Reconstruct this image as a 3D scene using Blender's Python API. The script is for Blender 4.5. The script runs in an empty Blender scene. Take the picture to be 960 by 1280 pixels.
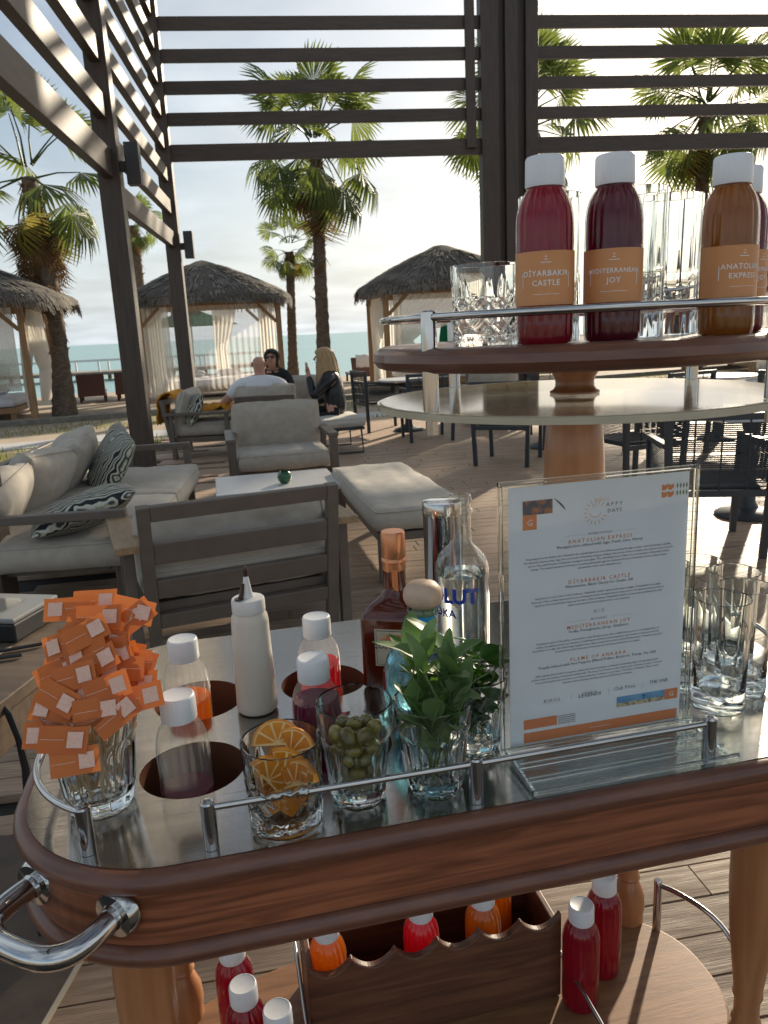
import bpy, bmesh, math, random
import numpy as np
from math import sin, cos, pi, radians as R
from mathutils import Vector, Matrix, Euler, noise as mnoise

SC = bpy.context.scene
COL = SC.collection
rnd = random.Random(7)

# ------------------------------------------------------------------ camera
PITCH, ROLL, CAM_H = R(13.27), R(2.75), 1.42
cam_d = bpy.data.cameras.new('camera')
cam = bpy.data.objects.new('camera', cam_d)
COL.objects.link(cam)
fw = Vector((0, cos(PITCH), -sin(PITCH)))
u0 = Vector((0, sin(PITCH), cos(PITCH)))
r0 = Vector((1, 0, 0))
rr = r0*cos(ROLL) - u0*sin(ROLL)
uu = u0*cos(ROLL) + r0*sin(ROLL)
cam.matrix_world = Matrix(((rr.x, uu.x, -fw.x, 0), (rr.y, uu.y, -fw.y, 0), (rr.z, uu.z, -fw.z, CAM_H), (0, 0, 0, 1)))
cam_d.sensor_width = 36
cam_d.lens = 27
cam_d.clip_start = 0.02
cam_d.clip_end = 9000
cam_d.dof.use_dof = True
cam_d.dof.focus_distance = 1.0
cam_d.dof.aperture_fstop = 19
SC.camera = cam

# ------------------------------------------------------------------ sky and sun
SUN_AZ, SUN_EL = R(29), R(20)
w = bpy.data.worlds.new('World')
SC.world = w
w.use_nodes = True
nt = w.node_tree
nt.nodes.clear()
def N(t, **k):
    n = nt.nodes.new(t)
    for a, b in k.items():
        setattr(n, a, b)
    return n
def LK(a, b):
    nt.links.new(a, b)
sky = N('ShaderNodeTexSky', sky_type='NISHITA')
sky.sun_disc = False
sky.sun_elevation = SUN_EL
sky.sun_rotation = SUN_AZ
sky.air_density = 1.0
sky.dust_density = 1.6
sky.ozone_density = 1.2
tc = N('ShaderNodeTexCoord')
sep = N('ShaderNodeSeparateXYZ')
LK(tc.outputs['Generated'], sep.inputs[0])
addz = N('ShaderNodeMath', operation='ADD'); addz.inputs[1].default_value = 0.12
absz = N('ShaderNodeMath', operation='ABSOLUTE')
LK(sep.outputs['Z'], absz.inputs[0]); LK(absz.outputs[0], addz.inputs[0])
dx = N('ShaderNodeMath', operation='DIVIDE'); dy = N('ShaderNodeMath', operation='DIVIDE')
LK(sep.outputs['X'], dx.inputs[0]); LK(addz.outputs[0], dx.inputs[1])
LK(sep.outputs['Y'], dy.inputs[0]); LK(addz.outputs[0], dy.inputs[1])
cmb = N('ShaderNodeCombineXYZ')
LK(dx.outputs[0], cmb.inputs[0]); LK(dy.outputs[0], cmb.inputs[1])
cn = N('ShaderNodeTexNoise'); cn.inputs['Scale'].default_value = 0.75; cn.inputs['Detail'].default_value = 7; cn.inputs['Roughness'].default_value = 0.55
cn.inputs['Distortion'].default_value = 0.6
LK(cmb.outputs[0], cn.inputs['Vector'])
cr = N('ShaderNodeValToRGB')
cr.color_ramp.elements[0].position = 0.40; cr.color_ramp.elements[0].color = (0.12, 0.12, 0.12, 1)
cr.color_ramp.elements[1].position = 0.64; cr.color_ramp.elements[1].color = (0.92, 0.92, 0.92, 1)
LK(cn.outputs['Fac'], cr.inputs[0])
# the cloud sheet is brighter round the veiled sun
dot = N('ShaderNodeVectorMath', operation='DOT_PRODUCT')
dot.inputs[1].default_value = (sin(SUN_AZ)*cos(SUN_EL), cos(SUN_AZ)*cos(SUN_EL), sin(SUN_EL))
LK(tc.outputs['Generated'], dot.inputs[0])
sr = N('ShaderNodeMapRange'); sr.inputs[1].default_value = 0.2; sr.inputs[2].default_value = 1.0
LK(dot.outputs['Value'], sr.inputs[0])
pw = N('ShaderNodeMath', operation='POWER'); pw.inputs[1].default_value = 4.0
LK(sr.outputs[0], pw.inputs[0])
ccol = N('ShaderNodeMix', data_type='RGBA')
ccol.inputs['A'].default_value = (7.0, 7.8, 8.35, 1)
ccol.inputs['B'].default_value = (10.3, 10.35, 10.3, 1)
LK(pw.outputs[0], ccol.inputs['Factor'])
# fine tone in the clouds
cn2 = N('ShaderNodeTexNoise'); cn2.inputs['Scale'].default_value = 1.6; cn2.inputs['Detail'].default_value = 6
LK(cmb.outputs[0], cn2.inputs['Vector'])
cm2 = N('ShaderNodeMapRange'); cm2.inputs[1].default_value = 0.3; cm2.inputs[2].default_value = 0.7; cm2.inputs[3].default_value = 0.80; cm2.inputs[4].default_value = 1.12
LK(cn2.outputs['Fac'], cm2.inputs[0])
cmul = N('ShaderNodeVectorMath', operation='SCALE')
LK(ccol.outputs['Result'], cmul.inputs[0]); LK(cm2.outputs[0], cmul.inputs['Scale'])
smix = N('ShaderNodeMix', data_type='RGBA')
hz = N('ShaderNodeMapRange'); hz.inputs[1].default_value = 0.0; hz.inputs[2].default_value = 0.30; hz.inputs[3].default_value = 0.95; hz.inputs[4].default_value = 0.0
LK(absz.outputs[0], hz.inputs[0])
hm = N('ShaderNodeMath', operation='MAXIMUM'); LK(hz.outputs[0], hm.inputs[0]); LK(cr.outputs[0], hm.inputs[1])
LK(hm.outputs[0], smix.inputs['Factor']); LK(sky.outputs[0], smix.inputs['A']); LK(cmul.outputs[0], smix.inputs['B'])
bg = N('ShaderNodeBackground'); bg.inputs['Strength'].default_value = 0.05
wo = N('ShaderNodeOutputWorld')
LK(smix.outputs['Result'], bg.inputs[0]); LK(bg.outputs[0], wo.inputs[0])

sl = bpy.data.lights.new('sun', 'SUN')
sl.energy = 3.9
sl.angle = R(1.3)
sl.color = (1.0, 0.86, 0.66)
so = bpy.data.objects.new('sun', sl)
COL.objects.link(so)
so.rotation_euler = Vector((sin(SUN_AZ)*cos(SUN_EL), cos(SUN_AZ)*cos(SUN_EL), sin(SUN_EL))).to_track_quat('Z', 'Y').to_euler()
so.location = (12, 22, 10)

SC.view_settings.view_transform = 'Standard'
SC.view_settings.look = 'None'
SC.view_settings.exposure = 1.12
SC.view_settings.gamma = 1.0
SC.cycles.max_bounces = 14
SC.cycles.transparent_max_bounces = 40
SC.cycles.transmission_bounces = 12
SC.cycles.glossy_bounces = 6
SC.cycles.sample_clamp_indirect = 4.0
SC.cycles.blur_glossy = 0.6

# ------------------------------------------------------------------ materials
MATS = {}
def newmat(name):
    m = bpy.data.materials.new(name)
    m.use_nodes = True
    m.node_tree.nodes.clear()
    MATS[name] = m
    return m, m.node_tree
def mnode(t, ty, **k):
    n = t.nodes.new(ty)
    for a, b in k.items():
        setattr(n, a, b)
    return n
def c4(c):
    return (c[0], c[1], c[2], 1)
def pm(name, col, rough=0.5, metal=0.0, col2=None, nscale=8, stretch=(1, 1, 1), detail=5, bump=0.0, bscale=None, coat=0.0, sheen=0.0,
       spec=0.5, trans=0.0, rand=0.0, lo=0.35, hi=0.65, rvar=0.0, distortion=0.0, aniso=0.0, coords='Object', brot=(0, 0, 0), cuts=None):
    """principled material: two tones mixed by stretched noise, fine relief, tone that varies from piece to piece"""
    m, t = newmat(name)
    b = mnode(t, 'ShaderNodeBsdfPrincipled')
    o = mnode(t, 'ShaderNodeOutputMaterial')
    t.links.new(b.outputs[0], o.inputs[0])
    b.inputs['Base Color'].default_value = c4(col)
    b.inputs['Roughness'].default_value = rough
    b.inputs['Metallic'].default_value = metal
    b.inputs['Coat Weight'].default_value = coat
    b.inputs['Coat Roughness'].default_value = 0.08
    b.inputs['Sheen Weight'].default_value = sheen
    b.inputs['Specular IOR Level'].default_value = spec
    b.inputs['Transmission Weight'].default_value = trans
    b.inputs['Anisotropic'].default_value = aniso
    if col2 is None and bump == 0 and rand == 0 and rvar == 0:
        return m
    tcn = mnode(t, 'ShaderNodeTexCoord')
    mp = mnode(t, 'ShaderNodeMapping')
    mp.inputs['Scale'].default_value = stretch
    mp.inputs['Rotation'].default_value = brot
    t.links.new(tcn.outputs[coords], mp.inputs[0])
    oi = mnode(t, 'ShaderNodeObjectInfo')
    off = mnode(t, 'ShaderNodeVectorMath', operation='ADD')
    sc = mnode(t, 'ShaderNodeMath', operation='MULTIPLY'); sc.inputs[1].default_value = 37.0
    t.links.new(oi.outputs['Random'], sc.inputs[0])
    t.links.new(mp.outputs[0], off.inputs[0]); t.links.new(sc.outputs[0], off.inputs[1])
    nz = mnode(t, 'ShaderNodeTexNoise')
    nz.inputs['Scale'].default_value = nscale; nz.inputs['Detail'].default_value = detail; nz.inputs['Distortion'].default_value = distortion
    t.links.new(off.outputs[0], nz.inputs['Vector'])
    if col2 is not None:
        mr = mnode(t, 'ShaderNodeMapRange'); mr.inputs[1].default_value = lo; mr.inputs[2].default_value = hi
        t.links.new(nz.outputs['Fac'], mr.inputs[0])
        mx = mnode(t, 'ShaderNodeMix', data_type='RGBA')
        mx.inputs['A'].default_value = c4(col); mx.inputs['B'].default_value = c4(col2)
        t.links.new(mr.outputs[0], mx.inputs['Factor'])
        src = mx.outputs['Result']
        if rand:
            rm = mnode(t, 'ShaderNodeMapRange'); rm.inputs[3].default_value = 1-rand; rm.inputs[4].default_value = 1+rand
            t.links.new(oi.outputs['Random'], rm.inputs[0])
            vs = mnode(t, 'ShaderNodeVectorMath', operation='SCALE')
            t.links.new(src, vs.inputs[0]); t.links.new(rm.outputs[0], vs.inputs['Scale'])
            src = vs.outputs[0]
        t.links.new(src, b.inputs['Base Color'])
    if rvar:
        rv = mnode(t, 'ShaderNodeMapRange'); rv.inputs[1].default_value = 0.3; rv.inputs[2].default_value = 0.7
        rv.inputs[3].default_value = max(0.02, rough-rvar); rv.inputs[4].default_value = rough+rvar
        t.links.new(nz.outputs['Fac'], rv.inputs[0]); t.links.new(rv.outputs[0], b.inputs['Roughness'])
    if bump:
        n2 = nz
        if bscale:
            n2 = mnode(t, 'ShaderNodeTexNoise'); n2.inputs['Scale'].default_value = bscale; n2.inputs['Detail'].default_value = 4
            t.links.new(off.outputs[0], n2.inputs['Vector'])
        bp = mnode(t, 'ShaderNodeBump'); bp.inputs['Strength'].default_value = bump; bp.inputs['Distance'].default_value = 0.01
        t.links.new(n2.outputs['Fac'], bp.inputs['Height']); t.links.new(bp.outputs[0], b.inputs['Normal'])
    return m
def schlick(t, f0):
    lw = mnode(t, 'ShaderNodeLayerWeight')
    pw_ = mnode(t, 'ShaderNodeMath', operation='POWER'); pw_.inputs[1].default_value = 5
    lw.inputs['Blend'].default_value = 0.5
    t.links.new(lw.outputs['Facing'], pw_.inputs[0])
    ma = mnode(t, 'ShaderNodeMath', operation='MULTIPLY_ADD'); ma.inputs[1].default_value = 1-f0; ma.inputs[2].default_value = f0
    t.links.new(pw_.outputs[0], ma.inputs[0])
    return ma.outputs[0]
def thin_glass(name, tint=(0.97, 0.985, 0.98), rough=0.02, ior=1.45, gain=1.0, milk=0.0):
    m, t = newmat(name)
    tr = mnode(t, 'ShaderNodeBsdfTransparent'); tr.inputs[0].default_value = c4(tint)
    gl = mnode(t, 'ShaderNodeBsdfGlossy'); gl.inputs['Roughness'].default_value = rough
    fr = schlick(t, ((ior-1)/(ior+1))**2)
    mu = mnode(t, 'ShaderNodeMath', operation='MULTIPLY'); mu.inputs[1].default_value = gain; mu.use_clamp = True
    mx = mnode(t, 'ShaderNodeMixShader'); o = mnode(t, 'ShaderNodeOutputMaterial')
    t.links.new(fr, mu.inputs[0]); t.links.new(mu.outputs[0], mx.inputs[0])
    body = tr.outputs[0]
    if milk:
        tl = mnode(t, 'ShaderNodeBsdfTranslucent'); tl.inputs[0].default_value = (0.9, 0.9, 0.9, 1)
        m0 = mnode(t, 'ShaderNodeMixShader'); m0.inputs[0].default_value = milk
        t.links.new(tr.outputs[0], m0.inputs[1]); t.links.new(tl.outputs[0], m0.inputs[2]); body = m0.outputs[0]
    t.links.new(body, mx.inputs[1]); t.links.new(gl.outputs[0], mx.inputs[2]); t.links.new(mx.outputs[0], o.inputs[0])
    return m
def solid_glass(name, tint=(0.97, 0.99, 0.985), rough=0.0, ior=1.48):
    m, t = newmat(name)
    g = mnode(t, 'ShaderNodeBsdfGlass'); g.inputs['Color'].default_value = c4(tint); g.inputs['Roughness'].default_value = rough; g.inputs['IOR'].default_value = ior
    o = mnode(t, 'ShaderNodeOutputMaterial'); t.links.new(g.outputs[0], o.inputs[0])
    return m
def glow_through(name, col, tcol, mix=0.5, gloss=0.0, rough=0.2, transp=0.0, nscale=0, col2=None):
    """diffuse + light passing through (leaves, juice, cloth); gloss adds a clear sheen, transp lets one see through"""
    m, t = newmat(name)
    d = mnode(t, 'ShaderNodeBsdfDiffuse'); d.inputs[0].default_value = c4(col)
    tl = mnode(t, 'ShaderNodeBsdfTranslucent'); tl.inputs[0].default_value = c4(tcol)
    mx = mnode(t, 'ShaderNodeMixShader'); mx.inputs[0].default_value = mix
    t.links.new(d.outputs[0], mx.inputs[1]); t.links.new(tl.outputs[0], mx.inputs[2])
    out = mx.outputs[0]
    if col2 is not None:
        tcn = mnode(t, 'ShaderNodeTexCoord'); nz = mnode(t, 'ShaderNodeTexNoise'); nz.inputs['Scale'].default_value = nscale; nz.inputs['Detail'].default_value = 4
        t.links.new(tcn.outputs['Object'], nz.inputs['Vector'])
        oi = mnode(t, 'ShaderNodeObjectInfo')
        ad = mnode(t, 'ShaderNodeMath', operation='MULTIPLY_ADD'); ad.inputs[1].default_value = 0.5; 
        sb = mnode(t, 'ShaderNodeMath', operation='SUBTRACT'); sb.inputs[1].default_value = 0.25
        t.links.new(oi.outputs['Random'], ad.inputs[0]); t.links.new(nz.outputs['Fac'], ad.inputs[2]); t.links.new(ad.outputs[0], sb.inputs[0])
        mr = mnode(t, 'ShaderNodeMapRange'); mr.inputs[1].default_value = 0.3; mr.inputs[2].default_value = 0.75
        t.links.new(sb.outputs[0], mr.inputs[0])
        cx = mnode(t, 'ShaderNodeMix', data_type='RGBA'); cx.inputs['A'].default_value = c4(col); cx.inputs['B'].default_value = c4(col2)
        t.links.new(mr.outputs[0], cx.inputs['Factor']); t.links.new(cx.outputs['Result'], d.inputs[0])
    if gloss:
        g = mnode(t, 'ShaderNodeBsdfGlossy'); g.inputs['Roughness'].default_value = rough
        fr = schlick(t, 0.04)
        mu = mnode(t, 'ShaderNodeMath', operation='MULTIPLY'); mu.inputs[1].default_value = gloss
        t.links.new(fr, mu.inputs[0])
        m2 = mnode(t, 'ShaderNodeMixShader'); t.links.new(mu.outputs[0], m2.inputs[0]); t.links.new(out, m2.inputs[1]); t.links.new(g.outputs[0], m2.inputs[2])
        out = m2.outputs[0]
    if transp:
        tp = mnode(t, 'ShaderNodeBsdfTransparent')
        m3 = mnode(t, 'ShaderNodeMixShader'); m3.inputs[0].default_value = transp
        t.links.new(out, m3.inputs[1]); t.links.new(tp.outputs[0], m3.inputs[2])
        out = m3.outputs[0]
    o = mnode(t, 'ShaderNodeOutputMaterial'); t.links.new(out, o.inputs[0])
    return m

pm('deck_wood', (0.40, 0.28, 0.19), 0.6, col2=(0.26, 0.178, 0.12), nscale=7, stretch=(0.6, 9, 9), bump=0.25, bscale=30, rand=0.22, rvar=0.12)
pm('deck_under', (0.03, 0.026, 0.022), 0.9)
pm('walnut', (0.34, 0.115, 0.052), 0.42, col2=(0.15, 0.048, 0.022), nscale=4.2, stretch=(1.1, 1.1, 17), detail=7, distortion=1.3, coat=0.25, lo=0.36, hi=0.62, bump=0.05, bscale=60)
pm('walnut_bead', (0.17, 0.064, 0.036), 0.42, col2=(0.11, 0.040, 0.024), nscale=6, stretch=(3, 3, 20), coat=0.3, bump=0.06, bscale=50)
pm('shelf_wood', (0.29, 0.145, 0.066), 0.45, col2=(0.19, 0.09, 0.042), nscale=5, stretch=(1, 12, 12), detail=7, distortion=1.0, coat=0.15, bump=0.05, bscale=40)
pm('turned_wood', (0.46, 0.20, 0.082), 0.35, col2=(0.36, 0.145, 0.055), nscale=9, stretch=(7, 7, 0.7), coat=0.3)
pm('rack_wood', (0.165, 0.066, 0.032), 0.5, col2=(0.082, 0.031, 0.016), nscale=5, stretch=(1.0, 8, 12), detail=7, distortion=1.2, coat=0.15)
pm('steel_sheet', (0.43, 0.415, 0.395), 0.13, 1.0, col2=(0.36, 0.345, 0.325), nscale=9, stretch=(1, 40, 1), bump=0.02, bscale=30, rvar=0.05)
pm('chrome', (0.58, 0.575, 0.57), 0.09, 1.0, col2=(0.50, 0.495, 0.49), nscale=20, rvar=0.04)
pm('chrome_dull', (0.5, 0.49, 0.48), 0.16, 1.0)
pm('well_wall', (0.13, 0.052, 0.028), 0.4, coat=0.2)
pm('well_floor', (0.012, 0.009, 0.008), 0.5)
thin_glass('clear_plastic', (0.96, 0.96, 0.95), 0.04, 1.45, 1.25, 0.085)
thin_glass('clear_wall', (0.975, 0.985, 0.98), 0.015, 1.5, 2.0)
thin_glass('acrylic_sheet', (0.965, 0.975, 0.97), 0.02, 1.45, 1.1)
def scuff_glare_acrylic(name):  # milky tone stands in for reflected bright sky, along with dust and scratches
    m, t = newmat(name)
    tr = mnode(t, 'ShaderNodeBsdfTransparent'); tr.inputs[0].default_value = (0.97, 0.98, 0.97, 1)
    gl = mnode(t, 'ShaderNodeBsdfGlossy'); gl.inputs['Roughness'].default_value = 0.07
    tl = mnode(t, 'ShaderNodeBsdfTranslucent'); tl.inputs[0].default_value = (0.9, 0.88, 0.8, 1)
    fr = schlick(t, 0.04)
    tcn = mnode(t, 'ShaderNodeTexCoord'); nz = mnode(t, 'ShaderNodeTexNoise'); nz.inputs['Scale'].default_value = 14; nz.inputs['Detail'].default_value = 8
    t.links.new(tcn.outputs['Object'], nz.inputs['Vector'])
    mr = mnode(t, 'ShaderNodeMapRange'); mr.inputs[1].default_value = 0.35; mr.inputs[2].default_value = 0.75; mr.inputs[3].default_value = 0.22; mr.inputs[4].default_value = 0.42
    t.links.new(nz.outputs['Fac'], mr.inputs[0])
    m1 = mnode(t, 'ShaderNodeMixShader'); m2 = mnode(t, 'ShaderNodeMixShader'); o = mnode(t, 'ShaderNodeOutputMaterial')
    t.links.new(mr.outputs[0], m1.inputs[0]); t.links.new(tr.outputs[0], m1.inputs[1]); t.links.new(tl.outputs[0], m1.inputs[2])
    t.links.new(fr, m2.inputs[0]); t.links.new(m1.outputs[0], m2.inputs[1]); t.links.new(gl.outputs[0], m2.inputs[2]); t.links.new(m2.outputs[0], o.inputs[0])
scuff_glare_acrylic('scuff_glare_acrylic')
glow_through('lit_acrylic_edge', (0.62, 0.58, 0.46), (0.80, 0.74, 0.58), 0.5, gloss=1.0, rough=0.1, nscale=30, col2=(0.75, 0.70, 0.58))  # pale colour paints in the bright lit rim of the clear disc
solid_glass('crystal', (0.985, 0.995, 0.99), 0.0, 1.5)
solid_glass('acrylic_solid', (0.97, 0.985, 0.975), 0.0, 1.45)
solid_glass('blue_glass', (0.80, 0.92, 0.94), 0.0, 1.45)
thin_glass('pale_blue_wall', (0.62, 0.86, 0.93), 0.02, 1.5, 1.2)
pm('amber_glass', (0.045, 0.007, 0.003), 0.06, col2=(0.105, 0.015, 0.005), nscale=14, coat=0.35, spec=0.5)
pm('copper_foil', (0.70, 0.30, 0.15), 0.32, 0.75, col2=(0.6, 0.25, 0.12), nscale=30, bump=0.1)
pm('white_cap', (0.80, 0.81, 0.82), 0.38, col2=(0.76, 0.77, 0.79), nscale=40, bump=0.03)
pm('cork_wood', (0.60, 0.43, 0.31), 0.55, col2=(0.5, 0.35, 0.25), nscale=40, bump=0.1)
pm('cork', (0.5, 0.36, 0.2), 0.8, col2=(0.35, 0.24, 0.12), nscale=200, bump=0.2)
pm('blue_paper', (0.02, 0.30, 0.62), 0.5)
pm('blue_ink', (0.02, 0.06, 0.42), 0.5)
pm('dark_ink', (0.03, 0.03, 0.035), 0.7)
pm('grey_ink', (0.10, 0.11, 0.14), 0.7)
pm('faint_ink', (0.42, 0.44, 0.48), 0.7)
pm('orange_ink', (0.72, 0.22, 0.07), 0.7)
pm('pale_orange_ink', (0.78, 0.46, 0.30), 0.7)
pm('green_ink', (0.15, 0.22, 0.10), 0.7)
pm('white_ink', (0.82, 0.80, 0.77), 0.6)
pm('paper', (0.83, 0.845, 0.88), 0.65, col2=(0.80, 0.815, 0.85), nscale=30)
pm('cream_label', (0.62, 0.55, 0.42), 0.6, col2=(0.5, 0.42, 0.3), nscale=60)
pm('orange_label', (0.66, 0.29, 0.11), 0.5, col2=(0.62, 0.27, 0.10), nscale=25)
pm('sand_print', (0.62, 0.50, 0.33), 0.6, col2=(0.25, 0.19, 0.12), nscale=260, lo=0.45, hi=0.6)
pm('sky_print', (0.06, 0.26, 0.52), 0.6, col2=(0.2, 0.4, 0.6), nscale=60)
pm('dusk_print', (0.05, 0.06, 0.10), 0.6, col2=(0.40, 0.14, 0.05), nscale=130, lo=0.45, hi=0.62)
glow_through('sachet_orange', (0.68, 0.195, 0.045), (0.66, 0.20, 0.05), 0.25, gloss=0.6, rough=0.3, nscale=14, col2=(0.60, 0.15, 0.034))
pm('sachet_patch', (0.78, 0.52, 0.42), 0.6, col2=(0.74, 0.44, 0.32), nscale=350)
pm('stick_wood', (0.66, 0.50, 0.30), 0.6, col2=(0.55, 0.38, 0.2), nscale=60)
def juice(name, c, t_):
    return glow_through(name, c, t_, 0.68, gloss=0.3, rough=0.05)
juice('juice_red', (0.27, 0.005, 0.034), (0.47, 0.006, 0.055))
juice('juice_dark', (0.14, 0.006, 0.028), (0.33, 0.010, 0.062))
juice('juice_amber', (0.36, 0.165, 0.016), (0.62, 0.30, 0.028))
juice('juice_orange', (0.78, 0.25, 0.01), (0.86, 0.32, 0.015))
juice('juice_purple', (0.22, 0.007, 0.07), (0.36, 0.010, 0.10))
juice('juice_pink', (0.60, 0.02, 0.05), (0.78, 0.04, 0.08))
pm('sauce_plastic', (0.66, 0.61, 0.53), 0.4, col2=(0.60, 0.54, 0.45), nscale=10, coat=0.1)
pm('sauce_cap', (0.70, 0.69, 0.67), 0.45)
pm('sauce_stain', (0.045, 0.02, 0.012), 0.2)
glow_through('orange_flesh', (0.85, 0.41, 0.03), (0.90, 0.45, 0.03), 0.45, gloss=0.5, rough=0.25, nscale=90, col2=(0.66, 0.20, 0.01))
pm('orange_rind', (0.62, 0.20, 0.015), 0.5, col2=(0.75, 0.30, 0.03), nscale=90, bump=0.2)
pm('pith', (0.80, 0.55, 0.22), 0.6)
pm('olive_skin', (0.25, 0.21, 0.035), 0.32, col2=(0.13, 0.105, 0.018), nscale=70, coat=0.4, rand=0.35, bump=0.15)
pm('olive_pit', (0.24, 0.09, 0.04), 0.4)
glow_through('mint_leaf', (0.10, 0.19, 0.065), (0.16, 0.30, 0.05), 0.35, gloss=0.6, rough=0.4, nscale=40, col2=(0.20, 0.29, 0.13))
glow_through('basil_leaf', (0.035, 0.10, 0.015), (0.07, 0.22, 0.015), 0.35, gloss=0.6, rough=0.3, nscale=60, col2=(0.02, 0.065, 0.01))
pm('herb_stem', (0.14, 0.22, 0.06), 0.5)
pm('taupe_metal', (0.15, 0.122, 0.10), 0.42, col2=(0.13, 0.106, 0.087), nscale=12)
pm('arm_wood', (0.36, 0.24, 0.13), 0.45, col2=(0.28, 0.18, 0.095), nscale=6, stretch=(8, 1, 8))
pm('grey_cloth', (0.48, 0.43, 0.36), 0.9, col2=(0.42, 0.375, 0.315), nscale=18, bump=0.16, bscale=330, sheen=0.15)
pm('cream_piping', (0.55, 0.52, 0.46), 0.9)
pm('white_top', (0.62, 0.62, 0.61), 0.3, col2=(0.58, 0.58, 0.57), nscale=6)
pm('charcoal_metal', (0.035, 0.042, 0.05), 0.45)
pm('charcoal_rope', (0.05, 0.056, 0.062), 0.75, col2=(0.035, 0.04, 0.045), nscale=90)
pm('pergola_wood', (0.070, 0.050, 0.038), 0.5, col2=(0.048, 0.034, 0.026), nscale=5, stretch=(6, 6, 0.6), bump=0.1, bscale=40, rand=0.12)
pm('slat_wood', (0.070, 0.050, 0.038), 0.5, col2=(0.048, 0.034, 0.026), nscale=5, stretch=(0.6, 6, 6), bump=0.1, bscale=40, rand=0.15)
pm('lamp_metal', (0.05, 0.052, 0.055), 0.45)
pm('gazebo_post', (0.34, 0.20, 0.095), 0.6, col2=(0.24, 0.135, 0.06), nscale=5, stretch=(7, 7, 0.6))
pm('thatch_core', (0.13, 0.112, 0.095), 0.95, col2=(0.06, 0.052, 0.045), nscale=22, stretch=(1, 1, 1), bump=0.8, bscale=60)
pm('thatch_straw', (0.24, 0.215, 0.185), 0.9, col2=(0.12, 0.108, 0.095), nscale=3, detail=3)
glow_through('sheer_cloth', (0.80, 0.77, 0.71), (0.84, 0.81, 0.74), 0.5, transp=0.16)
glow_through('veil_cloth', (0.72, 0.70, 0.65), (0.78, 0.74, 0.68), 0.5, transp=0.62)
pm('white_sheet', (0.74, 0.75, 0.80), 0.85, bump=0.1, bscale=9, col2=(0.7, 0.71, 0.77), nscale=5)
glow_through('parasol_green', (0.02, 0.14, 0.09), (0.03, 0.20, 0.12), 0.4)
pm('sunbed_wood', (0.09, 0.032, 0.022), 0.6)
pm('towel_white', (0.72, 0.72, 0.75), 0.9)
pm('pier_wood', (0.30, 0.235, 0.19), 0.8, col2=(0.2, 0.16, 0.13), nscale=4)
pm('pier_white', (0.6, 0.6, 0.58), 0.6)
glow_through('frond_green', (0.085, 0.115, 0.04), (0.20, 0.25, 0.05), 0.42, gloss=0.45, rough=0.45, nscale=2.0, col2=(0.045, 0.075, 0.026))
glow_through('frond_yellow', (0.24, 0.20, 0.05), (0.36, 0.30, 0.07), 0.4, nscale=2.0, col2=(0.15, 0.14, 0.035))
glow_through('frond_dead', (0.235, 0.145, 0.075), (0.30, 0.18, 0.085), 0.3, nscale=2.0, col2=(0.14, 0.085, 0.045))
pm('palm_bark', (0.17, 0.125, 0.09), 0.95, col2=(0.085, 0.062, 0.046), nscale=9, stretch=(1, 1, 3), bump=0.8, bscale=25)
pm('sand', (0.42, 0.34, 0.25), 0.95, col2=(0.33, 0.26, 0.19), nscale=2.2, bump=0.5, bscale=14)
pm('path_stone', (0.50, 0.49, 0.48), 0.7, col2=(0.44, 0.43, 0.42), nscale=3)
pm('kerb_stone', (0.22, 0.20, 0.17), 0.85, col2=(0.15, 0.135, 0.115), nscale=7, bump=0.3)
pm('soil', (0.20, 0.16, 0.08), 0.95, col2=(0.12, 0.11, 0.05), nscale=4)
glow_through('grass_blade', (0.12, 0.16, 0.03), (0.20, 0.24, 0.04), 0.4, nscale=2, col2=(0.24, 0.22, 0.06))
pm('skin', (0.56, 0.31, 0.22), 0.5, col2=(0.50, 0.26, 0.18), nscale=30)
pm('hair_dark', (0.012, 0.009, 0.008), 0.45)
pm('hair_blonde', (0.52, 0.35, 0.16), 0.5, col2=(0.34, 0.21, 0.09), nscale=30, stretch=(4, 4, 0.4), sheen=0.2)
pm('white_shirt', (0.74, 0.75, 0.80), 0.85, bump=0.2, bscale=14)
pm('black_leather', (0.012, 0.013, 0.016), 0.32, bump=0.35, bscale=22)
pm('black_cloth', (0.014, 0.014, 0.016), 0.85)
pm('jeans', (0.05, 0.06, 0.09), 0.85)
pm('orange_towel', (0.66, 0.30, 0.03), 0.95, col2=(0.5, 0.2, 0.015), nscale=14, bump=0.5, bscale=60)
pm('phone_white', (0.75, 0.76, 0.78), 0.3)
pm('lens_dark', (0.01, 0.01, 0.012), 0.15)
pm('lip', (0.42, 0.12, 0.10), 0.45)
pm('eye', (0.05, 0.04, 0.035), 0.3)
pm('grey_plastic', (0.24, 0.24, 0.235), 0.3)
pm('black_plastic', (0.010, 0.010, 0.011), 0.45)
pm('side_table_wood', (0.13, 0.092, 0.062), 0.5, col2=(0.09, 0.062, 0.042), nscale=5, stretch=(0.7, 9, 9), rand=0.15)
pm('rubber_mat', (0.115, 0.082, 0.058), 0.6, col2=(0.075, 0.055, 0.042), nscale=7, bump=0.2, bscale=30)
pm('mat_edge', (0.50, 0.43, 0.33), 0.6)
pm('candle_green', (0.01, 0.10, 0.035), 0.2, coat=0.6)
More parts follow.
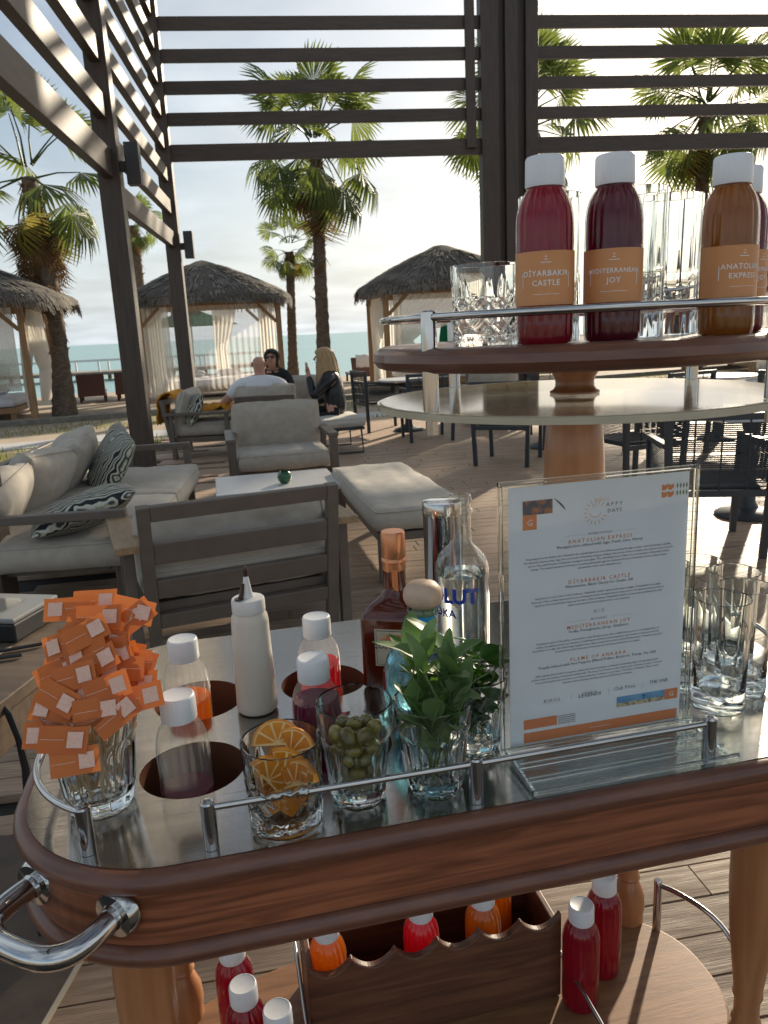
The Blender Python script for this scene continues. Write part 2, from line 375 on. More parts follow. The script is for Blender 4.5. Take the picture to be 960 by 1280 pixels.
def leaf_print(name):
    m, t = newmat(name)
    tcn = mnode(t, 'ShaderNodeTexCoord'); mp = mnode(t, 'ShaderNodeMapping'); mp.inputs['Scale'].default_value = (1, 1, 0.2)
    wv = mnode(t, 'ShaderNodeTexWave', wave_type='RINGS', rings_direction='Y'); wv.inputs['Scale'].default_value = 8.5; wv.inputs['Distortion'].default_value = 5.0; wv.inputs['Detail'].default_value = 1.2; wv.inputs['Detail Scale'].default_value = 1.6
    cr_ = mnode(t, 'ShaderNodeValToRGB'); cr_.color_ramp.interpolation = 'CONSTANT'
    e = cr_.color_ramp.elements
    e[0].position = 0; e[0].color = (0.022, 0.028, 0.032, 1)
    e[1].position = 0.28; e[1].color = (0.62, 0.60, 0.52, 1)
    x = e.new(0.76); x.color = (0.44, 0.44, 0.30, 1)
    x = e.new(0.90); x.color = (0.06, 0.075, 0.075, 1)
    b = mnode(t, 'ShaderNodeBsdfPrincipled'); b.inputs['Roughness'].default_value = 0.9; o = mnode(t, 'ShaderNodeOutputMaterial')
    t.links.new(tcn.outputs['Object'], mp.inputs[0]); t.links.new(mp.outputs[0], wv.inputs['Vector']); t.links.new(wv.outputs['Fac'], cr_.inputs[0]); t.links.new(cr_.outputs[0], b.inputs['Base Color']); t.links.new(b.outputs[0], o.inputs[0])
leaf_print('leaf_print')
def sea_mat():
    m, t = newmat('sea_water')
    b = mnode(t, 'ShaderNodeBsdfPrincipled'); o = mnode(t, 'ShaderNodeOutputMaterial')
    tcn = mnode(t, 'ShaderNodeTexCoord'); mp = mnode(t, 'ShaderNodeMapping'); mp.inputs['Scale'].default_value = (0.35, 1, 1)
    t.links.new(tcn.outputs['Object'], mp.inputs[0])
    n1 = mnode(t, 'ShaderNodeTexNoise'); n1.inputs['Scale'].default_value = 0.05; n1.inputs['Detail'].default_value = 6
    n2 = mnode(t, 'ShaderNodeTexNoise'); n2.inputs['Scale'].default_value = 0.9; n2.inputs['Detail'].default_value = 6
    t.links.new(mp.outputs[0], n1.inputs['Vector']); t.links.new(mp.outputs[0], n2.inputs['Vector'])
    mx = mnode(t, 'ShaderNodeMix', data_type='RGBA'); mx.inputs['A'].default_value = (0.21, 0.37, 0.385, 1); mx.inputs['B'].default_value = (0.30, 0.45, 0.45, 1)
    t.links.new(n1.outputs['Fac'], mx.inputs['Factor']); t.links.new(mx.outputs['Result'], b.inputs['Base Color'])
    b.inputs['Roughness'].default_value = 0.35; b.inputs['IOR'].default_value = 1.33
    bp = mnode(t, 'ShaderNodeBump'); bp.inputs['Strength'].default_value = 0.6; bp.inputs['Distance'].default_value = 0.3
    t.links.new(n2.outputs['Fac'], bp.inputs['Height']); t.links.new(bp.outputs[0], b.inputs['Normal'])
    t.links.new(b.outputs[0], o.inputs[0])
sea_mat()

# ------------------------------------------------------------------ mesh helpers
class MB:
    """collects shapes and links them as ONE mesh object"""
    def __init__(s):
        s.v = []; s.f = []
    def add(s, vs, fs, M=None):
        k = len(s.v)
        s.v += [tuple(M @ Vector(p)) if M is not None else tuple(p) for p in vs]
        s.f += [tuple(i+k for i in f) for f in fs]
        return s
    def box(s, c, d, rz=0.0, rot=None):
        x, y, z = d[0]/2, d[1]/2, d[2]/2
        vs = [(-x, -y, -z), (x, -y, -z), (x, y, -z), (-x, y, -z), (-x, -y, z), (x, -y, z), (x, y, z), (-x, y, z)]
        M = Matrix.Translation(c) @ ((rot.to_matrix().to_4x4() if rot is not None else Matrix.Rotation(rz, 4, 'Z')))
        return s.add(vs, [(0, 3, 2, 1), (4, 5, 6, 7), (0, 1, 5, 4), (1, 2, 6, 5), (2, 3, 7, 6), (3, 0, 4, 7)], M)
    def beam(s, a, b, w_, h_):
        """rectangular bar from a to b, w_ wide sideways and h_ high"""
        a, b = Vector(a), Vector(b); d = (b-a); L = d.length; d.normalize()
        up = Vector((0, 0, 1)) if abs(d.z) < 0.95 else Vector((0, 1, 0))
        sx = d.cross(up).normalized(); u = sx.cross(d)
        vs = []
        for p in (a, b):
            for i, j in ((-1, -1), (1, -1), (1, 1), (-1, 1)):
                vs.append(p + sx*i*w_/2 + u*j*h_/2)
        return s.add(vs, [(3, 2, 1, 0), (4, 5, 6, 7), (0, 1, 5, 4), (1, 2, 6, 5), (2, 3, 7, 6), (3, 0, 4, 7)])
    def tube(s, pts, r, seg=10, closed=False, caps=True):
        pts = [Vector(p) for p in pts]; n = len(pts)
        rs = r if isinstance(r, (list, tuple)) else [r]*n
        prev = None; vs = []; fs = []
        for i in range(n):
            if closed: d = pts[(i+1) % n]-pts[i-1]
            else: d = pts[min(i+1, n-1)]-pts[max(i-1, 0)]
            d.normalize()
            if prev is None:
                a = Vector((0, 0, 1)) if abs(d.z) < 0.9 else Vector((1, 0, 0))
                x = d.cross(a).normalized()
            else:
                x = (prev - d*prev.dot(d)).normalized()
            prev = x; y = d.cross(x)
            for k in range(seg):
                t = 2*pi*k/seg
                vs.append(pts[i] + (x*cos(t)+y*sin(t))*rs[i])
        m = n if closed else n-1
        for i in range(m):
            j = (i+1) % n
            for k in range(seg):
                l = (k+1) % seg
                fs.append((i*seg+k, i*seg+l, j*seg+l, j*seg+k))
        if not closed and caps:
            fs.append(tuple(range(seg-1, -1, -1))); fs.append(tuple((n-1)*seg+k for k in range(seg)))
        return s.add(vs, fs)
    def lathe(s, prof, seg=32, c=(0, 0, 0), fn=None, closed=False):
        """profile of (radius, height); fn(theta, r, z) may change the radius"""
        vs = []; fs = []; n = len(prof)
        for (r, z) in prof:
            for k in range(seg):
                t = 2*pi*k/seg
                q = fn(t, r, z) if fn else r
                vs.append((c[0]+q*cos(t), c[1]+q*sin(t), c[2]+z))
        rng = n if closed else n-1
        for i in range(rng):
            j = (i+1) % n
            for k in range(seg):
                l = (k+1) % seg
                fs.append((i*seg+k, i*seg+l, j*seg+l, j*seg+k))
        if not closed:
            fs.append(tuple(range(seg-1, -1, -1))); fs.append(tuple((n-1)*seg+k for k in range(seg)))
        return s.add(vs, fs)
    def prism(s, poly, z0, z1, M=None):
        n = len(poly)
        vs = [(p[0], p[1], z0) for p in poly]+[(p[0], p[1], z1) for p in poly]
        fs = [tuple(range(n-1, -1, -1)), tuple(range(n, 2*n))]+[(i, (i+1) % n, n+(i+1) % n, n+i) for i in range(n)]
        return s.add(vs, fs, M)
    def grid(s, P, closed_u=False):
        """P[i][j] points -> quads"""
        a, b = len(P), len(P[0]); vs = [p for row in P for p in row]; fs = []
        for i in range(a-1):
            for j in range(b if closed_u else b-1):
                l = (j+1) % b
                fs.append((i*b+j, i*b+l, (i+1)*b+l, (i+1)*b+j))
        return s.add(vs, fs)
    def mesh(s, name, mat, smooth=True, angle=40):
        me = bpy.data.meshes.new(name)
        me.from_pydata(s.v, [], s.f)
        me.update()
        if smooth:
            me.polygons.foreach_set('use_smooth', [True]*len(me.polygons))
            me.set_sharp_from_angle(angle=R(angle))
        me.materials.append(MATS[mat])
        return me
    def obj(s, name, mat, parent=None, smooth=True, angle=40, bevel=0, loc=None, rot=None, solid=0, subsurf=0):
        o = bpy.data.objects.new(name, s.mesh(name, mat, smooth, angle))
        COL.objects.link(o)
        return fin(o, parent, bevel, loc, rot, solid, subsurf)
def fin(o, parent=None, bevel=0, loc=None, rot=None, solid=0, subsurf=0):
    if parent is not None: o.parent = parent
    if loc is not None: o.location = loc
    if rot is not None: o.rotation_euler = rot
    if solid:
        m = o.modifiers.new('s', 'SOLIDIFY'); m.thickness = solid; m.offset = 0
    if bevel:
        m = o.modifiers.new('b', 'BEVEL'); m.width = bevel; m.segments = 2; m.limit_method = 'ANGLE'
    if subsurf:
        m = o.modifiers.new('ss', 'SUBSURF'); m.levels = subsurf; m.render_levels = subsurf
    return o
def inst(name, me, parent=None, loc=None, rot=None, scale=None):
    o = bpy.data.objects.new(name, me); COL.objects.link(o)
    if parent is not None: o.parent = parent
    if loc is not None: o.location = loc
    if rot is not None: o.rotation_euler = rot
    if scale is not None: o.scale = scale if hasattr(scale, '__len__') else (scale,)*3
    return o
def tag(o, label=None, cat=None, group=None, kind=None):
    if label: o['label'] = label
    if cat: o['category'] = cat
    if group: o['group'] = group
    if kind: o['kind'] = kind
    return o
def thing(name, label, cat, loc=(0, 0, 0), rz=0.0, group=None):
    o = bpy.data.objects.new(name, None)
    o.empty_display_size = 0.1
    COL.objects.link(o)
    o.location = loc; o.rotation_euler = (0, 0, rz)
    return tag(o, label, cat, group)
def copy_tree(o, loc=None, rz=None, label=None, parent=None):
    c = o.copy(); COL.objects.link(c)
    if parent is not None: c.parent = parent
    if loc is not None: c.location = loc
    if rz is not None: c.rotation_euler = (0, 0, rz)
    if label: c['label'] = label
    for ch in list(o.children): copy_tree(ch, parent=c)
    return c
def text_geo(st, size, align='CENTER', bold=0.0, spacing=1.0, res=2):
    cu = bpy.data.curves.new('t', 'FONT')
    cu.body = st; cu.size = size; cu.align_x = align; cu.align_y = 'CENTER'; cu.resolution_u = res; cu.offset = bold*size; cu.space_character = spacing
    ob = bpy.data.objects.new('t', cu); COL.objects.link(ob)
    dg = bpy.context.evaluated_depsgraph_get()
    me = bpy.data.meshes.new_from_object(ob.evaluated_get(dg))
    vs = [tuple(v.co) for v in me.vertices]; fs = [tuple(p.vertices) for p in me.polygons]
    bpy.data.objects.remove(ob); bpy.data.curves.remove(cu); bpy.data.meshes.remove(me)
    return vs, fs
def sheet_with_holes(outline, holes, z, thick=0.0):
    cu = bpy.data.curves.new('c', 'CURVE'); cu.dimensions = '2D'; cu.fill_mode = 'BOTH'; cu.extrude = thick/2
    for lp in [outline]+holes:
        sp = cu.splines.new('POLY'); sp.points.add(len(lp)-1)
        for p, q in zip(sp.points, lp): p.co = (q[0], q[1], 0, 1)
        sp.use_cyclic_u = True
    ob = bpy.data.objects.new('c', cu); COL.objects.link(ob)
    dg = bpy.context.evaluated_depsgraph_get()
    me = bpy.data.meshes.new_from_object(ob.evaluated_get(dg))
    vs = [(v.co.x, v.co.y, v.co.z+z) for v in me.vertices]; fs = [tuple(p.vertices) for p in me.polygons]
    bpy.data.objects.remove(ob); bpy.data.curves.remove(cu); bpy.data.meshes.remove(me)
    return vs, fs
def supel(a, b, n, k=96):
    out = []
    for i in range(k):
        t = 2*pi*i/k
        c, s_ = cos(t), sin(t)
        out.append((a*math.copysign(abs(c)**(2/n), c), b*math.copysign(abs(s_)**(2/n), s_)))
    return out
def circle(cx, cy, r, k=40):
    return [(cx+r*cos(2*pi*i/k), cy+r*sin(2*pi*i/k)) for i in range(k)]
def cushion(w_, d_, h_, seed=0, edge=0.35, puff=4.0, wr=0.010, n=28, sag=0.0):
    """stuffed cushion lying flat, centre at the origin: two grids meeting at a seam"""
    mb = MB(); top = []; bot = []
    for i in range(n+1):
        tr, br = [], []
        for j in range(n+1):
            u = -1+2*i/n; v = -1+2*j/n
            u = math.copysign(abs(u)**0.75, u); v = math.copysign(abs(v)**0.75, v)
            k = max(0, (1-abs(u)**puff)*(1-abs(v)**puff))**0.5
            t = h_/2*(edge+(1-edge)*k)
            cpull = 1-0.035*(abs(u)**2)*(1-abs(v)**2)-0.035*(abs(v)**2)*(1-abs(u)**2)
            x, y = u*w_/2*(1-0.03*abs(v)**6), v*d_/2*(1-0.03*abs(u)**6)
            if edge < 0.2: x *= cpull; y *= cpull
            q = mnoise.noise(Vector((x*5+seed*3.1, y*5, seed)))*wr + mnoise.noise(Vector((x*11+seed, y*3.2+x*2, seed*2.0)))*wr*0.9 + abs(mnoise.noise(Vector((x*7+y*3+seed, y*9, seed*1.7))))*wr*0.7
            tr.append((x, y, t+q-sag*k)); br.append((x, y, -t+q*0.6-sag*k))
        top.append(tr); bot.append(br)
    mb.grid(top); mb.grid([list(reversed(r_)) for r_ in bot])
    per = [(0, j) for j in range(n)]+[(i, n) for i in range(n)]+[(n, j) for j in range(n, 0, -1)]+[(i, 0) for i in range(n, 0, -1)]
    vs = []; fs = []
    bulge = 0.02*h_/0.15
    for (i, j) in per:
        a, b = Vector(top[i][j]), Vector(bot[i][j]); m = (a+b)/2
        out = Vector((m.x/w_, m.y/d_, 0)).normalized()*bulge*(edge > 0.2)
        vs += [a, m+out, b]
    L = len(per)
    for k in range(L):
        l = (k+1) % L
        fs += [(k*3, k*3+1, l*3+1, l*3), (k*3+1, k*3+2, l*3+2, l*3+1)]
    mb.add(vs, fs)
    return mb
def weld(o, d=0.0008):
    bm = bmesh.new(); bm.from_mesh(o.data); bmesh.ops.remove_doubles(bm, verts=bm.verts, dist=d); bmesh.ops.recalc_face_normals(bm, faces=bm.faces)
    bm.to_mesh(o.data); bm.free()
    o.data.polygons.foreach_set('use_smooth', [True]*len(o.data.polygons))
    return o
# ------------------------------------------------------------------ ground, sea, path
def ground(name, poly, z, mat, th=0.0):
    mb = MB()
    if th: mb.prism(poly, z-th, z)
    else: mb.add([(x, y, z) for x, y in poly], [tuple(range(len(poly)))])
    return tag(mb.obj(name, mat, smooth=False), kind='structure')
SH = R(21)                                              # the shore runs a little askew of the deck
ex, ey = Vector((cos(SH), sin(SH), 0)), Vector((-sin(SH), cos(SH), 0))
S0 = Vector((-7.4, 15.06, 0))
def shore(u, v, z=0): p = S0+ex*u+ey*v; return (p.x, p.y, z)
# beach: one sheet to the horizon, sloping gently under the sea
mb = MB(); rows = []
for v, z in ((-60, -0.16), (-6, -0.16), (0.1, -0.06), (4, -0.06), (9, -0.1), (14, -0.35), (19, -0.9), (30, -2.2), (400, -30), (5000, -60)):
    rows.append([shore(u, v, z) for u in (-4000, -400, -80, -30, -10, 0, 10, 30, 80, 400, 4000)])
mb.grid(rows); tag(mb.obj('sand', 'sand'), kind='structure')
mb = MB(); mb.grid([[shore(u, v, -0.62) for u in (-6000, -60, 0, 60, 6000)] for v in (12, 60, 300, 7500)])
tag(mb.obj('sea_water', 'sea_water'), kind='structure')
ground('kerb', [shore(-40, -0.12)[:2], shore(60, -0.12)[:2], shore(60, 0.18)[:2], shore(-40, 0.18)[:2]], 0.04, 'kerb_stone', 0.25)
ground('path', [shore(-40, -3.55)[:2], shore(60, -3.55)[:2], shore(60, -1.9)[:2], shore(-40, -1.9)[:2]], -0.105, 'path_stone', 0.04)
ground('lawn', [shore(-40, -7.5)[:2], shore(60, -7.5)[:2], shore(60, -0.1)[:2], shore(-40, -0.1)[:2]], -0.125, 'soil')
mb = MB(); g = random.Random(3)
for i in range(15000):
    if i % 3 < 2: u, v = g.uniform(-6, 16), g.uniform(-1.9, -0.1)
    else: u, v = g.uniform(-8, 8), g.uniform(-7.0, -3.6)
    p = shore(u, v); h = g.uniform(0.05, 0.13); a = g.uniform(0, 6.28); b = g.uniform(-0.04, 0.04); wd = g.uniform(0.007, 0.014)
    if p[0] > -2.75 and p[1] < 12.7: continue
    z0 = -0.125
    mb.add([(p[0]-cos(a)*wd, p[1]-sin(a)*wd, z0), (p[0]+cos(a)*wd, p[1]+sin(a)*wd, z0), (p[0]+b, p[1]+b*0.5, z0+h)], [(0, 1, 2)])
tag(mb.obj('grass', 'grass_blade', smooth=False), kind='stuff')

# the wooden deck: boards laid at a slight angle
deck = ground('deck', [(-3.0, -3.0), (9.0, -3.0), (9.0, 13.9), (-3.25, 12.6)], -0.032, 'deck_under', 0.1)
DA = R(9.0); dX, dY = Vector((cos(DA), sin(DA), 0)), Vector((-sin(DA), cos(DA), 0))
board = {}
def board_mesh(L):
    if L not in board:
        board[L] = MB().box((0, 0, -0.014), (L, 0.107, 0.028)).mesh('plank', 'deck_wood', smooth=False)
    return board[L]
def left_edge(y): return -2.15-(y-4.15)*0.1106-0.25
pr_ = random.Random(11)
far = MB()
row = 0; v = 0.55; count = 0
LENS = (1.4, 1.8, 2.2)
while v < 14.6:
    # board row: world points = dX*u + dY*v
    u = -4.6 + pr_.uniform(0, 1.6)
    while u < 9.5:
        L = pr_.choice(LENS)
        c = dX*(u+L/2)+dY*v
        p0 = dX*u+dY*v; p1 = dX*(u+L)+dY*v
        ok = p0.x > left_edge(c.y)-0.5 and c.x < 8.8 and c.y < 12.75+0.11*(c.x+3.07) and c.y > 0.2
        if ok:
            uu0, LL = u, L
            if p0.x < left_edge(c.y): uu0 = u+(left_edge(c.y)-p0.x); LL = L-(uu0-u)
            if LL > 0.1:
                inview = abs(c.x) < 0.62*c.y+1.2
                if v < 4.3 and inview and count < 298 and LL == L:
                    inst('plank', board_mesh(L), deck, dX*(u+L/2)+dY*v+Vector((0, 0, pr_.uniform(-0.0012, 0.0012))), (0, 0, DA)); count += 1
                elif v < 4.3 and inview:
                    far.box(dX*(uu0+LL/2)+dY*v+Vector((0, 0, -0.0145)), (LL-0.004, 0.107, 0.028), DA)
                else:
                    far.box(dX*(uu0+LL/2)+dY*v+Vector((0, 0, -0.0145+pr_.uniform(-0.001, 0.001))), (LL-0.004, 0.107, 0.028), DA)
        u += L+0.004
    v += 0.113
tag(far.obj('planks', 'deck_wood', deck, smooth=False), kind='stuff')

# ------------------------------------------------------------------ pergola screen of dark timber
WA = R(6.3)
P2 = Vector((-3.07, 12.6, 0)); e1 = Vector((cos(WA), sin(WA), 0)); e2 = Vector((sin(WA), -cos(WA), 0))
perg = thing('pergola', 'dark timber pergola screen with horizontal slats around the deck', 'pergola', P2, WA)
# local x along the sea side, local -y towards the camera along the left side
def post(x, y, wd, dp, top=7.4, nm='post', z0=-0.1):
    return MB().box((0, 0, (top+z0)/2), (wd, dp, top-z0)).obj(nm, 'pergola_wood', perg, False, bevel=0.006, loc=(x, y, 0))
def slat(a, b, h, d=0.07, nm='slat'):
    a, b = Vector(a), Vector(b); L = (b-a).length
    me = MB().box((0, 0, 0), (L, d, h)).obj(nm, 'slat_wood', perg, False, bevel=0.004, loc=(a+b)/2, rot=(0, 0, math.atan2((b-a).y, (b-a).x)))
    return me
post(0, 0, 0.215, 0.215); post(0, -4.23, 0.215, 0.215); post(0.0, -8.75, 0.215, 0.215)
cx0 = 4.88
post(cx0+0.16, 0, 0.275, 0.24); post(cx0+0.505, 0.0, 0.20, 0.24); post(cx0+0.83, 0, 0.20, 0.24)
for k, x in enumerate((cx0+0.351, cx0+0.6675)): MB().box((0, 0, 3.65), (0.103 if k == 0 else 0.12, 0.07, 7.5)).obj('infill_board', 'pergola_wood', perg, False, loc=(x, 0.02, 0))
post(11.2, 0, 0.215, 0.215)
MB().box((0, 0, 5.75), (0.15, 0.05, 3.2)).obj('batten', 'pergola_wood', perg, False, loc=(cx0-0.14, -0.075, 0), bevel=0.004)
for k, z in enumerate((4.18, 4.65, 5.08, 5.51, 5.94, 6.37, 6.8)):
    h = 0.235 if k == 0 else 0.175
    slat((0.11, 0, z), (cx0+0.02, 0, z), h)
    slat((cx0+0.933, 0, z), (11.1, 0, z), h)
for k, z in enumerate((2.93, 3.40, 3.86, 4.31, 4.76, 5.21, 5.66, 6.11, 6.56, 7.0)):
    slat((0, -0.112, z), (0, -4.12, z), 0.2 if k else 0.23, 0.09)
for k, z in enumerate((3.17, 3.69, 4.2, 4.72, 5.24, 5.76)):
    slat((0, -4.343, z), (0, -8.64, z), 0.22 if k else 0.27, 0.10)
MB().box((0, 0, 0.03), (0.33, 0.33, 0.06)).obj('foot_plate', 'taupe_metal', perg, False, loc=(0, -4.23, 0), bevel=0.004)
rf = thing('shade_roof', 'added unseen dark timber roof slats shading the near half of the deck', 'roof', (P2.x, P2.y, 0), WA)  # roof added out of view, its extent and gaps set to thin the skylight
for k in range(27):
    MB().box((0, 0, 0), (13.6, 0.14, 0.035)).obj('shade_slat', 'slat_wood', rf, False, loc=(6.0, -6.2-k*0.29, 5.3))
for k in range(6): MB().box((0, 0, 0), (0.14, 7.9, 0.22)).obj('shade_rafter', 'pergola_wood', rf, False, loc=(0.0+k*2.4, -9.97, 5.17))
def wall_lamp(lx, ly, z, label):
    p = P2+e1*lx+e2*(-ly)
    t = thing('wall_lamp', label, 'wall lamp', (p.x, p.y, z), WA, 'up and down lamps on the pergola posts')
    MB().box((0.03, 0, 0), (0.06, 0.05, 0.10)).obj('bracket', 'lamp_metal', t, False, bevel=0.003)
    MB().box((0.13, 0, 0.02), (0.14, 0.14, 0.40)).obj('lamp_body', 'lamp_metal', t, False, bevel=0.006)
wall_lamp(0.108, -4.23, 3.16, 'dark box lamp on the thick near post of the left slat wall')
wall_lamp(0.108, 0.0, 2.84, 'dark box lamp on the corner post beside the thatched gazebo')

# ------------------------------------------------------------------ thatched gazebos with curtains and daybeds
def curtain(mb, a, b, z0, z1, waves=9, amp=0.05, tie=None, gather=0.25, side=0, ns=None):
    """cloth hung from a to b; tie = height where it is drawn to one end (side 0 or 1)"""
    a, b = Vector(a), Vector(b); d = b-a; nrm = Vector((-d.y, d.x, 0)).normalized()
    nu = waves*6; nz = 14; P = []
    for i in range(nz+1):
        z = z1+(z0-z1)*i/nz; rowp = []
        for j in range(nu+1):
            u = j/nu
            k = 1.0
            if tie:
                q = abs(z-tie)/(z1-tie) if z > tie else abs(z-tie)/(tie-z0)*0.12
                k = gather+(1-gather)*min(1, q)**0.8
            uu_ = (u*k) if side == 0 else (1-(1-u)*k)
            sway = 0.03*sin(z*2+u*3)
            off = amp*sin(u*waves*2*pi+0.4*sin(z*1.7))*(1.0+0.3*sin(5*u)) + sway
            p = a+d*uu_+nrm*off
            rowp.append((p.x, p.y, z))
        P.append(rowp)
    mb.grid(P)
def gazebo(label, cx, cy, yaw, hw=1.7, apex=3.5, eave=2.45, over=0.42, curtains=(), seed=0, bed=None):
    t = thing('gazebo', label, 'gazebo', (cx, cy, -0.06), yaw, 'thatched beach gazebos')
    rd = random.Random(seed)
    pts = [(-hw, -hw), (hw, -hw), (hw, hw), (-hw, hw)]
    for x, y in pts:
        MB().box((0, 0, 1.2), (0.13, 0.13, 2.4)).obj('post', 'gazebo_post', t, False, bevel=0.006, loc=(x, y, 0))
    for i in range(4):
        a, b = Vector(pts[i]+(2.36,)), Vector(pts[(i+1) % 4]+(2.36,)); d = (b-a).normalized()
        MB().beam(a+d*0.07, b-d*0.07, 0.10, 0.15).obj('beam', 'gazebo_post', t, False, bevel=0.005)
        MB().beam(a+d*0.06-Vector((0, 0, 0.52)), a+d*0.50-Vector((0, 0, 0.08)), 0.07, 0.08).obj('brace', 'gazebo_post', t, False)
        MB().beam(b-d*0.06-Vector((0, 0, 0.52)), b-d*0.50-Vector((0, 0, 0.08)), 0.07, 0.08).obj('brace', 'gazebo_post', t, False)
    # roof: rounded pyramid of thatch
    e = hw+over; mb = MB(); rows = []
    hh = apex-eave-0.06
    prof = [(0.0, apex+0.02), (0.08, apex-0.01), (0.25, apex-0.19*hh), (0.45, apex-0.37*hh), (0.65, apex-0.58*hh), (0.82, apex-0.77*hh), (0.94, apex-0.92*hh), (1.0, eave+0.06), (1.0, eave-0.09), (0.95, eave-0.11), (0.5, eave+0.35), (0.0, apex-0.4)]
    kk = 96
    for f, z in prof:
        rw = []
        for x, y in supel(e*f+0.001, e*f+0.001, 4.5, kk):
            q = mnoise.noise(Vector((x*2.2+seed*7, y*2.2, z*3)))*0.05
            rw.append((x*(1+q*0.6), y*(1+q*0.6), z+q*(0.6 if f > 0.05 else 0)))
        rows.append(rw)
    mb.grid(rows, closed_u=True)
    roof = mb.obj('roof', 'thatch_core', t, True, 60)
    st = MB()
    for i in range(3200):
        th = rd.uniform(0, 2*pi); f = rd.uniform(0.06, 1.0)**0.6
        c, s_ = cos(th), sin(th)
        dx_, dy_ = math.copysign(abs(c)**(2/4.5), c)*e, math.copysign(abs(s_)**(2/4.5), s_)*e
        def zz(f):
            for k in range(len(prof)-5):
                if prof[k][0] <= f <= prof[k+1][0]:
                    return prof[k][1]+(prof[k+1][1]-prof[k][1])*(f-prof[k][0])/(prof[k+1][0]-prof[k][0])
            return eave+0.06
        ln = rd.uniform(0.09, 0.17)
        f2 = f+ln
        z1_ = zz(min(f, 1)); z2_ = zz(min(f2, 1)) if f2 <= 1 else eave+0.04-(f2-1)*2.2*e*0.5
        fx = min(f2, 1.03)
        a = Vector((dx_*f, dy_*f, z1_+0.012)); b = Vector((dx_*fx, dy_*fx, z2_+rd.uniform(0.005, 0.05)))
        tw = rd.uniform(-0.05, 0.05); sx = Vector((-dy_, dx_, 0)).normalized()
        b += sx*tw; wd = rd.uniform(0.012, 0.03)
        st.add([a-sx*wd, a+sx*wd, b+sx*wd*0.5, b-sx*wd*0.5], [(0, 1, 2, 3)])
    for i in range(900):                                   # fringe hanging at the eaves
        th = 2*pi*(i+rd.random())/900
        c, s_ = cos(th), sin(th)
        dx_, dy_ = math.copysign(abs(c)**(2/4.5), c)*e, math.copysign(abs(s_)**(2/4.5), s_)*e
        sx = Vector((-dy_, dx_, 0)).normalized(); a = Vector((dx_, dy_, eave+0.05))*1.0; a.z = eave+rd.uniform(-0.02, 0.06)
        b = a+Vector((dx_, dy_, 0)).normalized()*rd.uniform(0.0, 0.06)+sx*rd.uniform(-0.04, 0.04)-Vector((0, 0, rd.uniform(0.08, 0.2)))
        wd = rd.uniform(0.01, 0.022)
        st.add([a-sx*wd, a+sx*wd, b+sx*wd*0.4, b-sx*wd*0.4], [(0, 1, 2, 3)])
    tag(st.obj('straw', 'thatch_straw', roof, smooth=False), kind='stuff')
    for (a, b, z0, z1, kw, mt) in curtains:
        m = MB(); curtain(m, a+(0,), b+(0,), z0, z1, **kw); m.obj('curtain', mt, t, True, 180)
    return t
def daybed(label, cx, cy, yaw, w_=2.6, d_=2.3, group='white daybeds in the gazebos'):
    t = thing('daybed', label, 'daybed', (cx, cy, -0.06), yaw, group)
    MB().box((0, 0, 0.20), (w_, d_, 0.12)).obj('bed_frame', 'gazebo_post', t, False, bevel=0.01)
    for sx in (-1, 1):
        for sy in (-1, 1):
            MB().box((sx*(w_/2-0.09), sy*(d_/2-0.09), 0.069), (0.1, 0.1, 0.138)).obj('leg', 'gazebo_post', t, False)
    c = weld(cushion(w_-0.04, d_-0.04, 0.20, seed=3, edge=0.85, puff=10, wr=0.012).obj('mattress', 'white_sheet', t)); c.location = (0, 0, 0.362)
    p = weld(cushion(0.7, 0.4, 0.2, seed=5, edge=0.1, puff=2.5).obj('pillow', 'white_sheet', t)); p.location = (-0.5, d_/2-0.4, 0.55)
    p = weld(cushion(0.7, 0.4, 0.2, seed=6, edge=0.1, puff=2.5).obj('pillow', 'white_sheet', t)); p.location = (0.5, d_/2-0.4, 0.55)
    return t
YL = R(14)
h = 1.62
gazebo('thatched gazebo beside the leaning palm, white curtain tied to its near post', -9.2, 17.3, YL, seed=1, over=0.8, curtains=[
    ((-h, -h), (h-0.1, -h), 0.62, 2.3, dict(waves=14, amp=0.04, tie=1.05, gather=0.10, side=1), 'sheer_cloth'),
    ((h, -h+0.1), (h, h), 0.25, 2.3, dict(waves=9, amp=0.05, tie=1.0, gather=0.35, side=1), 'sheer_cloth'),
    ((h, -h+0.1), (h, 0.2), 0.25, 2.3, dict(waves=6, amp=0.05, tie=1.0, gather=0.18, side=0), 'sheer_cloth')])
daybed('white daybed on a pale wooden base under the gazebo beside the leaning palm', -9.2, 17.2, YL)
gazebo('thatched gazebo with closed sheer curtains behind the slatted corner post', -4.5, 21.35, YL, seed=2, curtains=[
    ((-h, -h), (-h+0.62, -h), 0.08, 2.3, dict(waves=6, amp=0.06), 'sheer_cloth'),
    ((-h+0.6, -h), (h-0.4, -h), 0.1, 2.3, dict(waves=15, amp=0.035), 'veil_cloth'),
    ((h-0.42, -h), (h, -h), 0.08, 2.3, dict(waves=5, amp=0.05), 'sheer_cloth'),
    ((-h, h), (-h+0.4, h), 0.1, 2.3, dict(waves=5, amp=0.05), 'sheer_cloth'),
    ((0.2, h), (0.9, h), 0.3, 2.3, dict(waves=5, amp=0.05, tie=1.2, gather=0.5), 'sheer_cloth')])
daybed('white daybed behind the sheer curtains of the middle gazebo', -4.5, 21.3, YL)
YR = R(7)
